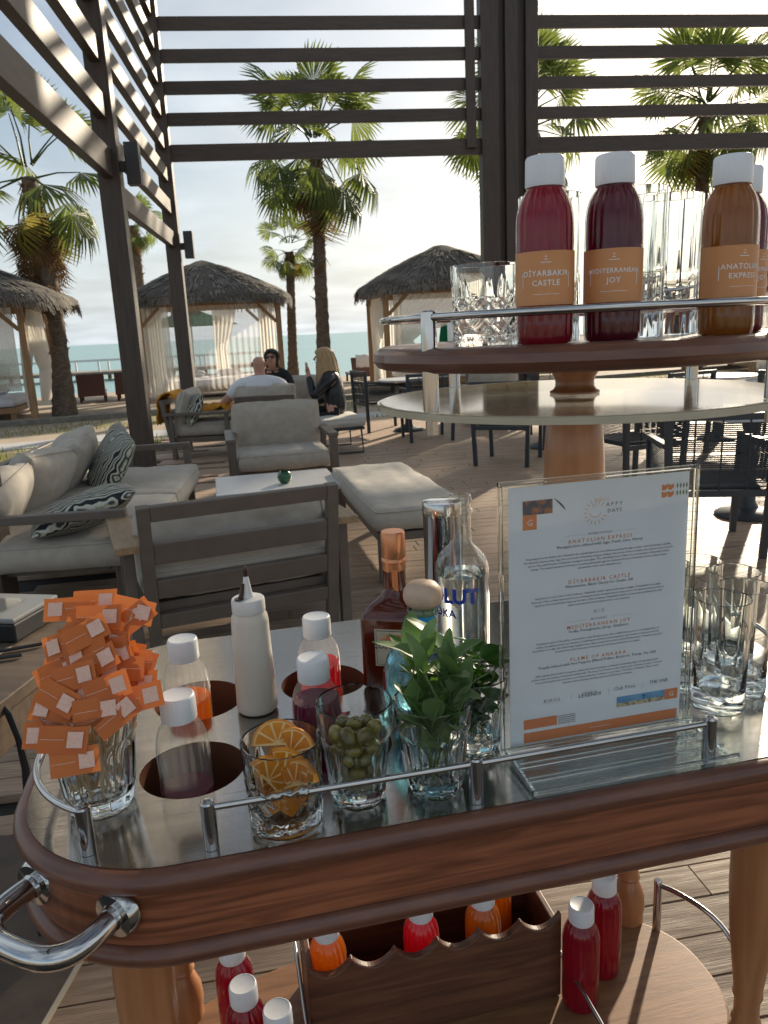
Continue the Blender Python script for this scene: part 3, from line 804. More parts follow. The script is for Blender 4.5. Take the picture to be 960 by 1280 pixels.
gazebo('thatched gazebo with draped open curtain behind the dining tables', 1.75, 20.4, YR, seed=3, curtains=[
    ((-h, h), (-h, -h+0.1), 0.08, 2.3, dict(waves=8, amp=0.07, tie=1.1, gather=0.5, side=0), 'sheer_cloth'),
    ((-h, h), (-h+0.8, h), 0.1, 2.3, dict(waves=6, amp=0.06), 'sheer_cloth'),
    ((-h+0.1, -h), (h, -h), 0.4, 2.3, dict(waves=14, amp=0.05, tie=1.3, gather=0.12, side=0), 'sheer_cloth'),
    ((h-1.0, h), (h, h), 0.1, 2.3, dict(waves=7, amp=0.06), 'sheer_cloth')])
daybed('white daybed under the gazebo behind the dining tables', 1.75, 20.4, YR)
gazebo('thatched gazebo partly cut off behind the amber juice bottle', 10.9, 20.4, R(-4), seed=4, curtains=[
    ((-h, -h), (-h+0.7, -h), 0.1, 2.3, dict(waves=6, amp=0.06), 'sheer_cloth'),
    ((-h, h), (h, h), 0.1, 2.3, dict(waves=16, amp=0.05), 'sheer_cloth')])
daybed('white daybed under the gazebo behind the amber juice bottle', 10.9, 20.4, R(-4))

# ------------------------------------------------------------------ fan palms
def frond_mesh(name, mat, pet=1.10, rad=0.90, seg=30, droop=0.35, spread=118, seed=0, shred=0.35):
    g = random.Random(seed); mb = MB()
    mb.tube([(0, 0, 0), (pet*0.5, 0, 0.05*pet), (pet, 0, 0.0)], [0.028, 0.018, 0.012], 5)
    for k in range(seg):
        a = R(-spread+2*spread*k/(seg-1))+g.uniform(-0.02, 0.02)
        L = rad*(0.80+0.20*cos(a*0.6))*g.uniform(0.88, 1.05)
        hw = L*pi*spread/180/seg*0.62
        d = Vector((cos(a), sin(a), 0)); s_ = Vector((-sin(a), cos(a), 0))
        split = g.uniform(0.58, 0.72)
        def pos(q, tip=0):
            z = -droop*L*(q**2.2) - abs(sin(a))*0.10*q - (max(0, q-0.62)*shred*L*1.3 if q > 0.62 else 0)
            return Vector((pet, 0, 0))+d*L*q*(1-0.12*droop*q)+Vector((0, 0, z))
        fold = 0.30*hw
        r0_, r1_, r2_ = pos(0.03), pos(split), pos(0.84)
        tip = pos(1.0)+s_*g.uniform(-0.05, 0.05)
        up = Vector((0, 0, fold))
        w1 = hw*split*1.62; w2 = hw*0.60
        mb.add([r0_, r1_-s_*w1-up, r1_+up*0.6, r1_+s_*w1-up, r2_-s_*w2-up, r2_+up*0.3, r2_+s_*w2-up, tip],
               [(0, 1, 2), (0, 2, 3), (1, 4, 5, 2), (2, 5, 6, 3), (4, 7, 5), (5, 7, 6)])
    return mb.mesh(name, mat, smooth=False)
FR = {k: [frond_mesh('leaf', 'frond_'+k, pet=1.10 if k == 'green' else 0.85, seed=i*7+j, droop=d, spread=sp, shred=sh) for i, (d, sp, sh) in enumerate(v)]
      for j, (k, v) in enumerate({'green': [(0.15, 112, 0.25), (0.32, 120, 0.5), (0.5, 110, 0.7)], 'yellow': [(0.5, 100, 0.8), (0.35, 95, 0.6)], 'dead': [(0.8, 80, 0.8), (0.6, 62, 1.0)]}.items())}
def palm(label, base, top, tr=0.2, size=1.0, n=44, dead=8, yellow=4, seed=0, skirt=0.9, bend=0.0, lowest=-62, dsc=0.72, dtilt=-84):
    g = random.Random(seed); base = Vector(base); top = Vector(top)
    t = thing('fan_palm', label, 'palm tree', base, 0, 'fan palms along the beach')
    d = top-base; pts = []; rs = []
    nn = 46
    for i in range(nn+1):
        f = i/nn
        b = sin(f*pi)*bend
        pts.append((d.x*f+b, d.y*f, d.z*f)); rs.append(tr*(1.45-0.45*min(1, f*4))*(1-0.22*f)*(1+0.06*sin(i*2.6)+0.05*mnoise.noise(Vector((i*0.7, seed, 0)))))
    mb = MB(); mb.tube(pts, rs, 14); tk = mb.obj('trunk', 'palm_bark', t, True, 70)
    st = MB()                                            # old leaf bases on the upper trunk
    for i in range(int(150*skirt)+40):
        f = 1-abs(g.gauss(0, 0.20*skirt)); f = max(0.25, f); k = min(nn, int(f*nn)); a = g.uniform(0, 6.28); p = Vector(pts[k])
        o = Vector((cos(a), sin(a), 0)); s_ = Vector((-sin(a), cos(a), 0)); L = g.uniform(0.10, 0.30)
        q = p+o*rs[k]*0.9; e_ = q+o*L*0.55+Vector((0, 0, -L if g.random() < 0.65 else L*0.5)); wd = g.uniform(0.02, 0.045)
        st.add([q-s_*wd, q+s_*wd, q+Vector((0, 0, 0.05)), e_], [(0, 1, 3), (1, 2, 3), (2, 0, 3)])
    tag(st.obj('leaf_bases', 'frond_dead', tk, smooth=False), kind='stuff')
    c = Vector(pts[-1])
    for i in range(n+dead+yellow):
        az = i*2.39996+g.uniform(-0.25, 0.25)
        if i < n:
            f = i/n; el = R(84-(84-lowest)*f**0.92+g.uniform(-8, 8)); kind = 'green'; me = FR['green'][0 if f < 0.4 else (1 if f < 0.72 else 2)]
        elif i < n+yellow:
            el = R(lowest+g.uniform(-6, 14)); kind = 'yellow'; me = FR['yellow'][i % 2]
        else:
            el = R(dtilt+g.uniform(-5, 9)); kind = 'dead'; me = FR['dead'][i % 2]
        s_ = size*g.uniform(0.85, 1.08)*(1 if kind == 'green' else (0.9 if kind == 'yellow' else dsc))
        pz = c+Vector((0, 0, (0.25 if i < n*0.5 else 0.0)-(0.15*skirt if kind == 'yellow' else 0)-(g.uniform(0.1, 0.8)*skirt if kind == 'dead' else 0)))
        inst('leaf', me, t, pz+Vector((cos(az), sin(az), 0))*tr*0.6, (g.uniform(-0.8, 0.8), -el, az), s_)
    return t
palm('tall full palm rising between the two middle gazebos', (-1.36, 20, -0.06), (-1.24, 20.1, 5.80), 0.18, 1.04, 27, 12, 1, seed=1, skirt=1.2, lowest=-56)
palm('shaggy leaning palm with hanging dead fronds left of the dark post', (-6.9, 17, -0.06), (-7.05, 17.2, 4.85), 0.19, 0.95, 15, 15, 2, seed=2, skirt=1.5, bend=0.12, dsc=0.92, dtilt=-76)
palm('palm crown behind the thick triple post', (3.75, 20.5, -0.06), (3.8, 20.5, 6.05), 0.19, 1.08, 26, 4, 1, seed=3)
palm('palm crown behind the amber juice bottle', (8.3, 20.5, -0.06), (8.35, 20.5, 6.25), 0.19, 1.0, 25, 5, 1, seed=4)
palm('short slim palm with a small crown between the tall palm and the middle gazebo', (-2.52, 23.3, -0.06), (-2.36, 23.3, 3.75), 0.15, 0.50, 18, 2, 2, seed=5, skirt=0.3)
palm('distant small palm rising over the thatched roof of the middle gazebo', (-8.75, 30, -0.1), (-8.7, 30, 5.6), 0.2, 0.55, 20, 8, 2, seed=6, skirt=0.5)

# ------------------------------------------------------------------ parasols, sunbeds and pier on the beach
def parasol(label, x, y, z, r=1.35, closed=False):
    t = thing('parasol', label, 'parasol', (x, y, -0.2), 0.3, 'green beach parasols')
    MB().tube([(0, 0, 0), (0, 0, z+0.2)], 0.028, 8).obj('pole', 'pier_white', t)
    mb = MB()
    if closed:
        mb.lathe([(0.02, z+0.1), (0.10, z-0.1), (0.17, z-0.7), (0.20, z-1.15), (0.1, z-1.2)], 16, fn=lambda a, r_, zz: r_*(1+0.25*cos(a*6)))
        mb.obj('canopy', 'parasol_green', t)
    else:
        vs = [(0, 0, z+0.16)]+[(r*cos(k*pi/4), r*sin(k*pi/4), z-0.42) for k in range(8)]
        mb.add(vs, [(0, k+1, (k+1) % 8+1) for k in range(8)])
        mb.obj('canopy', 'parasol_green', t, False, solid=0.015)
        m2 = MB(); vs = [(0, 0, z+0.30)]+[(r*0.42*cos(k*pi/4), r*0.42*sin(k*pi/4), z+0.06) for k in range(8)]
        m2.add(vs, [(0, k+1, (k+1) % 8+1) for k in range(8)]); m2.obj('vent', 'parasol_green', t, False, solid=0.012)
    return t
parasol('open green parasol seen through the sheer curtains', -6.15, 26.5, 2.50, 1.55)
parasol('furled green parasol hanging folded behind the draped curtain', 2.15, 24.6, 1.75, closed=True)
parasol('furled green parasol behind the daybed beside the leaning palm', -10.6, 21.5, 2.0, closed=True)
def sunbed(label, x, y, rz, towel=False):
    t = thing('sunbed', label, 'sunbed', (x, y, -0.12), rz, 'brown sunbeds on the beach')
    MB().box((0, 0.1, 0.30), (0.68, 1.3, 0.06)).obj('bed_frame', 'sunbed_wood', t, False, bevel=0.01)
    MB().box((0, -0.78, 0.52), (0.68, 0.05, 0.62), rot=Euler((R(-28), 0, 0))).obj('backrest', 'sunbed_wood', t, False, bevel=0.01)
    for sx in (-1, 1):
        for sy in (-0.45, 0.65): MB().box((sx*0.30, sy, 0.135), (0.06, 0.06, 0.27)).obj('leg', 'sunbed_wood', t, False)
    return t
sunbed('dark brown sunbed with raised back beside the leaning palm trunk', -7.65, 20.9, R(18))
sunbed('dark brown sunbed with raised back left of the near dark post', -6.75, 21.2, R(16))
sunbed('dark brown sunbed nearest the blonde woman', -0.55, 24.0, R(10))
sunbed('dark brown sunbed beside the white curtain of the right gazebo', 0.35, 24.1, R(10))
tw = MB(); P = []
for i in range(9):
    P.append([(-0.2+0.4*j/6, -0.02-0.05*sin(i*0.4), 0.34-0.36*i/8+0.01*sin(j*2)) for j in range(7)])
tw.grid(P)
o = tag(tw.obj('beach_towel', 'towel_white', None, True, 180, solid=0.012), 'white towel hung over the back of a brown sunbed', 'towel'); o.location = (-0.42, 23.02, 0.42); o.rotation_euler = (R(-8), 0, R(10))
pt = thing('pier', 'wooden pier with white railing posts standing in the sea', 'pier', (-16, 46, -0.95), R(6))
MB().box((0, 0, 0.75), (20, 2.6, 0.18)).obj('walkway', 'pier_wood', pt, False)
for k in range(11):
    for sy in (-1.2, 1.2):
        MB().tube([(-9.5+k*1.9, sy, -1.0), (-9.5+k*1.9, sy, 0.66)], 0.13, 6).obj('pile', 'pier_wood', pt)
        MB().box((-9.5+k*1.9, sy, 1.13), (0.09, 0.09, 0.58)).obj('rail_post', 'pier_white', pt, False)
for sy in (-1.2, 1.2):
    MB().box((0, sy, 1.465), (20, 0.08, 0.08)).obj('handrail', 'pier_white', pt, False)
# ------------------------------------------------------------------ lounge furniture
def pillow(t, name, mat, w_, d_, h_, loc, rot, seed=0, **k):
    o = weld(cushion(w_, d_, h_, seed=seed, **k).obj(name, mat, t)); o.location = loc; o.rotation_euler = rot
    if name in ('seat_cushion', 'back_cushion', 'cushion'):
        pts = []; e_ = k.get('edge', 0.35); n_ = 16
        def edge_pt(u, v):
            q = lambda c: math.copysign(abs(c)**0.75, c)
            u, v = q(u), q(v)
            return (u*w_/2*(1-0.03*abs(v)**6)*1.004, v*d_/2*(1-0.03*abs(u)**6)*1.004, h_/2*e_*(0.97 if e_ > 0.2 else 0.0))
        seq = [(-1+2*i/n_, -1) for i in range(n_)]+[(1, -1+2*i/n_) for i in range(n_)]+[(1-2*i/n_, 1) for i in range(n_)]+[(-1, 1-2*i/n_) for i in range(n_)]
        MB().tube([edge_pt(u, v) for u, v in seq], 0.0055, 6, closed=True).obj('piping', mat, o)
    return o
def armchair(label, x, y, rz, W=0.92, D=0.80, top=0.72, wood_arms=False, seed=0, cush=0.48, sz=0.35):
    """faces local +y; the back frame of three wide slats stands at -y"""
    t = thing('armchair', label, 'armchair', (x, y, 0), rz, 'taupe lounge armchairs with grey cushions')
    hw, hd = W/2, D/2
    iw = hw-0.09
    for s in (-1, 1):
        MB().beam((s*(iw-0.03), -hd+0.10, 0), (s*(iw-0.03), -hd-0.02, top), 0.055, 0.05).obj('back_post', 'taupe_metal', t, False, bevel=0.004)
        m = MB().box((s*(hw-0.045), 0.0, 0.55), (0.09 if not wood_arms else 0.115, D, 0.035))
        m.obj('armrest', 'arm_wood' if wood_arms else 'taupe_metal', t, False, bevel=0.005)
        MB().box((s*(hw-0.045), hd-0.03, 0.266), (0.075, 0.05, 0.531)).obj('leg', 'taupe_metal', t, False, bevel=0.004)
        MB().box((s*(hw-0.045), -hd+0.10, 0.266), (0.05, 0.045, 0.531)).obj('leg', 'taupe_metal', t, False, bevel=0.004)
    def lean(z): return -hd+0.10-0.12*z/top
    for z, h in ((top-0.035, 0.07), (top-0.22, 0.10), (top-0.39, 0.09), (top-0.55, 0.07)):
        MB().box((0, lean(z)-0.003, z), (2*iw-0.115, 0.035, h), rot=Euler((R(9.5), 0, 0))).obj('back_slat', 'taupe_metal', t, False, bevel=0.004)
    MB().box((0, 0.02, sz-0.115), (2*iw+0.03, D-0.16, 0.06)).obj('seat_frame', 'taupe_metal', t, False, bevel=0.004)
    pillow(t, 'seat_cushion', 'grey_cloth', 2*iw-0.01, D-0.06, 0.17, (0, 0.05, sz), (0, 0, 0), seed+1, edge=0.75, puff=7, wr=0.010)
    pillow(t, 'back_cushion', 'grey_cloth', 2*iw-0.03, cush, 0.22, (0.005, -hd+0.215, 0.30+cush*0.58), (R(76), 0, 0), seed+2, edge=0.30, puff=3.0, wr=0.030)
    return t
a1 = armchair('large grey armchair seen from behind, nearest the drinks trolley', -0.79, 3.74, R(22), W=1.09, wood_arms=True, seed=3, top=0.74, cush=0.33)
armchair('empty grey armchair facing the trolley across the white coffee table', -0.93, 7.05, R(192), W=0.98, seed=9, top=0.70)
ac3 = armchair('grey armchair holding an orange towel beside the slat wall', -2.22, 9.75, R(-90), seed=14)
armchair('grey armchair with the bald man sitting in it', -1.42, 9.88, R(4), seed=20, sz=0.25)
armchair('grey armchair with the dark-haired woman sitting in it', -1.25, 11.5, R(178), seed=25)
armchair('empty grey armchair beyond the dining tables, before the right gazebo', 1.75, 11.5, R(185), seed=29)

t = thing('sofa', 'long grey sofa with loose cushions along the left slat wall', 'sofa', (-1.98, 4.98, 0), R(-84))
W, D = 2.55, 1.1
for s in (-1, 1):
    MB().beam((s*(W/2-0.03), -D/2, 0.585), (s*(W/2-0.03), D/2, 0.585), 0.055, 0.045).obj('armrest', 'taupe_metal', t, False, bevel=0.005)
    MB().beam((s*(W/2-0.03), D/2-0.03, 0), (s*(W/2-0.03), D/2-0.03, 0.562), 0.05, 0.055).obj('leg', 'taupe_metal', t, False, bevel=0.004)
    MB().beam((s*(W/2-0.03), -D/2+0.03, 0), (s*(W/2-0.03), -D/2+0.03, 0.562), 0.05, 0.055).obj('leg', 'taupe_metal', t, False, bevel=0.004)
MB().box((0, -D/2+0.03, 0.66), (W-0.16, 0.05, 0.05)).obj('back_rail', 'taupe_metal', t, False, bevel=0.005)
MB().box((0, -D/2+0.03, 0.46), (W-0.16, 0.04, 0.07)).obj('back_rail', 'taupe_metal', t, False, bevel=0.005)
for s in (-1, 0, 1): MB().box((s*(W/2-0.1), -D/2+0.03, 0.47), (0.05, 0.035, 0.33)).obj('back_post', 'taupe_metal', t, False, bevel=0.004)
MB().box((0, D/2-0.05, 0.235), (W-0.115, 0.045, 0.09)).obj('seat_rail', 'taupe_metal', t, False, bevel=0.004)
MB().box((0, -D/2+0.12, 0.235), (W-0.115, 0.045, 0.09)).obj('seat_rail', 'taupe_metal', t, False, bevel=0.004)
for k in range(9): MB().box((-W/2+0.22+k*(W-0.44)/8, 0.0, 0.262), (0.09, D-0.30, 0.02)).obj('seat_slat', 'taupe_metal', t, False)
for k in range(2): pillow(t, 'seat_cushion', 'grey_cloth', W/2-0.085, D+0.02, 0.17, ((k-0.5)*(W/2-0.07), 0.05, 0.362), (0, 0, 0), 40+k, edge=0.75, puff=8, wr=0.012)
for k, (x, dz, tw) in enumerate(((0.80, -0.07, 0.05), (0.10, -0.04, -0.10), (-0.55, -0.01, 0.12))):
    pillow(t, 'back_cushion', 'grey_cloth', 0.76, 0.50, 0.27, (x, -D/2+0.27+0.03*k, 0.60+dz), (R(54), R(5*(-1)**k), tw), 50+k, edge=0.12, puff=2.6, wr=0.03)
sofa = t
def on_sofa(x, y, z):
    M = Matrix.Translation((-1.98, 4.98, 0)) @ Matrix.Rotation(R(-84), 4, 'Z'); return M @ Vector((x, y, z))
def deco(label, loc, rot, seed, s=0.46):
    o = weld(cushion(s, s, 0.18, seed=seed, edge=0.06, puff=2.2, wr=0.02).obj('throw_pillow', 'leaf_print'))
    o.location = loc; o.rotation_euler = rot
    return tag(o, label, 'pillow', 'leaf patterned throw pillows')
deco('black and cream leaf print pillow lying on the near end of the sofa', on_sofa(0.92, 0.26, 0.545), (R(18), R(-8), R(-70)), 61, 0.56)
deco('black and cream leaf print pillow propped upright on the far end of the sofa', on_sofa(-0.45, 0.10, 0.60), (R(58), R(14), R(-62)), 62, 0.50)
deco('striped leaf print pillow standing in the armchair with the orange towel', (-2.30, 9.55, 0.58), (R(64), 0, R(-64)), 63, 0.42)
# towels over the armchair
def drape(name, path, wd, mat, seed=0, amp=0.02):
    mb = MB(); P = []
    pth = [Vector(p) for p in path]; n = 26
    for i in range(n+1):
        f = i/n*(len(pth)-1); k = min(int(f), len(pth)-2); c = pth[k].lerp(pth[k+1], f-k); rw = []
        for j in range(15):
            v = -0.5+j/14
            q = mnoise.noise(Vector((i*0.35+seed, j*0.45, seed)))*amp
            rw.append((c.x+q, c.y+v*wd, c.z+abs(q)+0.012*sin(j*1.7+i*0.5)))
        P.append(rw)
    mb.grid(P)
    return mb.obj(name, mat, None, True, 180, solid=0.014)
o = drape('towel', [(-2.72, 9.75, 0.42), (-2.70, 9.75, 0.74), (-2.56, 9.75, 0.80), (-2.43, 9.75, 0.70)], 0.62, 'orange_towel', 2, 0.03)
tag(o, 'orange towel slung over the back of the armchair by the slat wall', 'towel', 'orange towels')
o = drape('towel', [(-2.32, 9.75, 0.53), (-2.15, 9.75, 0.57), (-1.95, 9.75, 0.60), (-1.78, 9.75, 0.50), (-1.70, 9.75, 0.44)], 0.60, 'orange_towel', 5, 0.09)
tag(o, 'crumpled orange towel heaped on the seat of the armchair by the slat wall', 'towel', 'orange towels')

t = thing('coffee_table', 'low coffee table with a white top between the armchairs', 'coffee table', (-0.78, 5.52, 0), R(12))
MB().box((0, 0, 0.375), (0.86, 0.72, 0.03)).obj('table_top', 'white_top', t, False, bevel=0.004)
MB().box((0, 0, 0.335), (0.80, 0.66, 0.05)).obj('apron', 'taupe_metal', t, False, bevel=0.004)
for sx in (-1, 1):
    for sy in (-1, 1): MB().box((sx*0.39, sy*0.32, 0.155), (0.05, 0.05, 0.31)).obj('leg', 'taupe_metal', t, False, bevel=0.003)
t = thing('candle_holder', 'round dark green candle glass on the white coffee table', 'candle', (-0.70, 5.42, 0.3905))
MB().lathe([(0.028, 0), (0.046, 0.02), (0.052, 0.045), (0.044, 0.075), (0.032, 0.085), (0.030, 0.083), (0.040, 0.06), (0.0, 0.012)], 24).obj('glass', 'candle_green', t)
MB().lathe([(0.022, 0.02), (0.022, 0.05)], 16).obj('wax', 'cream_piping', t)

t = thing('bench', 'long grey padded bench standing to the right of the near armchair', 'bench', (0.05, 5.0, 0), R(12))
MB().box((0, 0, 0.275), (0.50, 1.52, 0.05)).obj('frame', 'taupe_metal', t, False, bevel=0.004)
for sx in (-1, 1):
    for sy in (-1, 1): MB().box((sx*0.22, sy*0.73, 0.125), (0.055, 0.055, 0.25)).obj('leg', 'taupe_metal', t, False, bevel=0.003)
pillow(t, 'cushion', 'grey_cloth', 0.54, 1.58, 0.15, (0, 0, 0.375), (0, 0, 0), 71, edge=0.75, puff=9, wr=0.010, n=24)

t = thing('stool', 'low grey padded stool on thin metal legs under the blonde woman', 'stool', (-0.52, 9.50, 0), R(14))
MB().box((0, 0, 0.30), (0.50, 0.80, 0.03)).obj('frame', 'charcoal_metal', t, False)
for sy in (-1, 1):
    MB().tube([(-0.22, sy*0.34, 0.29), (-0.23, sy*0.36, 0.012), (0.23, sy*0.36, 0.012), (0.22, sy*0.34, 0.29)], 0.012, 8).obj('leg', 'charcoal_metal', t)
pillow(t, 'cushion', 'cream_piping', 0.52, 0.84, 0.13, (0, 0, 0.375), (0, 0, 0), 75, edge=0.7, puff=6, wr=0.006)

# ------------------------------------------------------------------ dining chairs of charcoal rope and round tables
def rope_chair(label, x, y, rz, proto=None, top=0.80):
    if proto is not None: return copy_tree(proto, (x, y, 0), rz, label)
    t = thing('rope_chair', label, 'dining chair', (x, y, 0), rz, 'charcoal rope dining chairs')
    W, D = 0.62, 0.60
    for s in (-1, 1):
        MB().beam((s*0.27, D/2, 0), (s*0.285, D/2-0.01, 0.64), 0.04, 0.04).obj('leg', 'charcoal_metal', t, False, bevel=0.004)
        MB().beam((s*0.27, -D/2-0.02, 0), (s*0.30, -D/2-0.05, top), 0.042, 0.042).obj('leg', 'charcoal_metal', t, False, bevel=0.004)
        MB().beam((s*0.286, D/2+0.01, 0.655), (s*0.297, -D/2-0.02, 0.68), 0.045, 0.032).obj('armrest', 'charcoal_metal', t, False, bevel=0.004)
    MB().box((0, -D/2-0.055, top+0.012), (0.64, 0.04, 0.04)).obj('top_rail', 'charcoal_metal', t, False, bevel=0.004)
    MB().box((0, -D/2-0.035, 0.40), (0.53, 0.035, 0.04)).obj('lower_rail', 'charcoal_metal', t, False, bevel=0.004)
    MB().box((0, 0.0, 0.415), (0.50, 0.56, 0.035)).obj('seat', 'charcoal_rope', t, False, bevel=0.01)
    mb = MB(); k = 0; z = 0.44
    while z < top-0.015:
        x0 = 0.28+0.016*z; yb = -D/2-0.022-0.035*z
        gap = 0.0115 if k % 7 else 0.024
        mb.tube([(-x0, yb, z), (0, yb-0.004, z), (x0, yb, z)], 0.0048, 5)
        z += gap; k += 1
    for x_ in (-0.15, 0.0, 0.15): mb.tube([(x_, -D/2-0.04, 0.41), (x_, -D/2-0.052, top)], 0.006, 5)
    tag(mb.obj('rope_weave', 'charcoal_rope', t), kind='stuff')
    for s in (-1, 1):
        mb = MB(); z = 0.44
        while z < 0.64:
            mb.tube([(s*0.283, D/2-0.02, z), (s*0.292, -D/2-0.02, z+0.01)], 0.0048, 5); z += 0.0125
        tag(mb.obj('rope_side', 'charcoal_rope', t), kind='stuff')
    return t
rc = rope_chair('large charcoal rope chair seen from behind, right of the menu stand', 2.02, 4.72, R(-9), top=0.84)
rope_chair('charcoal rope chair half hidden by the turned wooden pedestal', 2.15, 6.55, R(18), rc)
rope_chair('charcoal rope chair whose thin legs show below the left part of the clear disc', 1.36, 8.1, R(-24), rc)
rope_chair('charcoal rope chair seen from behind at the far round table', 0.62, 10.15, R(8), rc)
rope_chair('charcoal rope chair seen side-on beside the far round table', 0.05, 11.35, R(-70), rc)
rope_chair('charcoal rope chair behind the legs of the front gallery post of the tiered tray', 3.05, 8.2, R(25), rc)
rope_chair('charcoal rope chair behind the amber juice bottle under the tray', 4.15, 7.9, R(-15), rc)
rope_chair('charcoal rope chair at the right frame edge behind the tray', 4.9, 9.0, R(70), rc)
rope_chair('charcoal rope chair facing the camera beyond the middle dining table', 2.3, 10.3, R(170), rc)
def round_table(label, x, y, r=0.42, proto=None):
    if proto is not None: return copy_tree(proto, (x, y, 0), 0.4, label)
    t = thing('round_table', label, 'dining table', (x, y, 0), 0, 'round dining tables with pedestal bases')
    MB().lathe([(r-0.01, 0.715), (r, 0.72), (r, 0.735), (r-0.006, 0.742)], 40).obj('table_top', 'white_top', t)
    MB().lathe([(0.215, 0), (0.22, 0.012), (0.20, 0.03), (0.08, 0.06), (0.055, 0.10), (0.05, 0.30), (0.05, 0.60), (0.07, 0.68), (0.16, 0.712)], 32).obj('pedestal', 'charcoal_metal', t)
    return t
rt = round_table('round dining table with a dark pedestal base beside the near rope chair', 2.62, 5.38)
round_table('far round dining table left of the tiered tray', 0.42, 11.1, proto=rt)
round_table('round dining table behind the red juice bottles', 1.95, 8.95, proto=rt)
round_table('round dining table behind the amber juice bottle', 3.95, 8.95, proto=rt)

# ------------------------------------------------------------------ people
def skin_mesh(name, V, E, mat, parent, sub=2, root=0):
    me = bpy.data.meshes.new(name)
    me.from_pydata([v[0] for v in V], E, [])
    ob = bpy.data.objects.new('tmp', me); COL.objects.link(ob)
    ob.modifiers.new('k', 'SKIN')
    if not me.skin_vertices: 
        bm = bmesh.new(); bm.from_mesh(me); bm.verts.layers.skin.verify(); bm.to_mesh(me); bm.free()
    for i, v in enumerate(V):
        sv = me.skin_vertices[0].data[i]; r_ = v[1]; sv.radius = r_ if isinstance(r_, tuple) else (r_, r_); sv.use_root = (i == root)
    ss = ob.modifiers.new('s', 'SUBSURF'); ss.levels = sub; ss.render_levels = sub
    dg = bpy.context.evaluated_depsgraph_get()
    m2 = bpy.data.meshes.new_from_object(ob.evaluated_get(dg)); m2.name = name
    bpy.data.objects.remove(ob)
    m2.materials.clear(); m2.materials.append(MATS[mat])
    m2.polygons.foreach_set('use_smooth', [True]*len(m2.polygons))
    return inst(name, m2, parent)
def limb_hand(V, E, wrist_i, wpos, dirv, up, scale=1.0):
    """palm with four fingers and a thumb growing from the wrist vertex"""
    d = Vector(dirv).normalized(); u = Vector(up).normalized(); s_ = d.cross(u).normalized(); w_ = Vector(wpos)
    pi_ = len(V); V.append((tuple(w_+d*0.05*scale), (0.036*scale, 0.020*scale))); E.append((wrist_i, pi_))
    for k in range(4):
        o = (k-1.5)*0.021*scale; L = (0.068, 0.078, 0.074, 0.058)[k]*scale
        a = len(V); V.append((tuple(w_+d*0.09*scale+s_*o), 0.0095*scale)); V.append((tuple(w_+d*(0.09*scale+L*0.55)+s_*o*1.15-u*0.010), 0.0085*scale)); V.append((tuple(w_+d*(0.09*scale+L*0.95)+s_*o*1.15-u*0.032), 0.007*scale))
        E += [(pi_, a), (a, a+1), (a+1, a+2)]
    a = len(V); V.append((tuple(w_+d*0.045*scale-s_*0.04*scale), 0.011*scale)); V.append((tuple(w_+d*0.085*scale-s_*0.055*scale-u*0.01), 0.009*scale)); E += [(pi_, a), (a, a+1)]
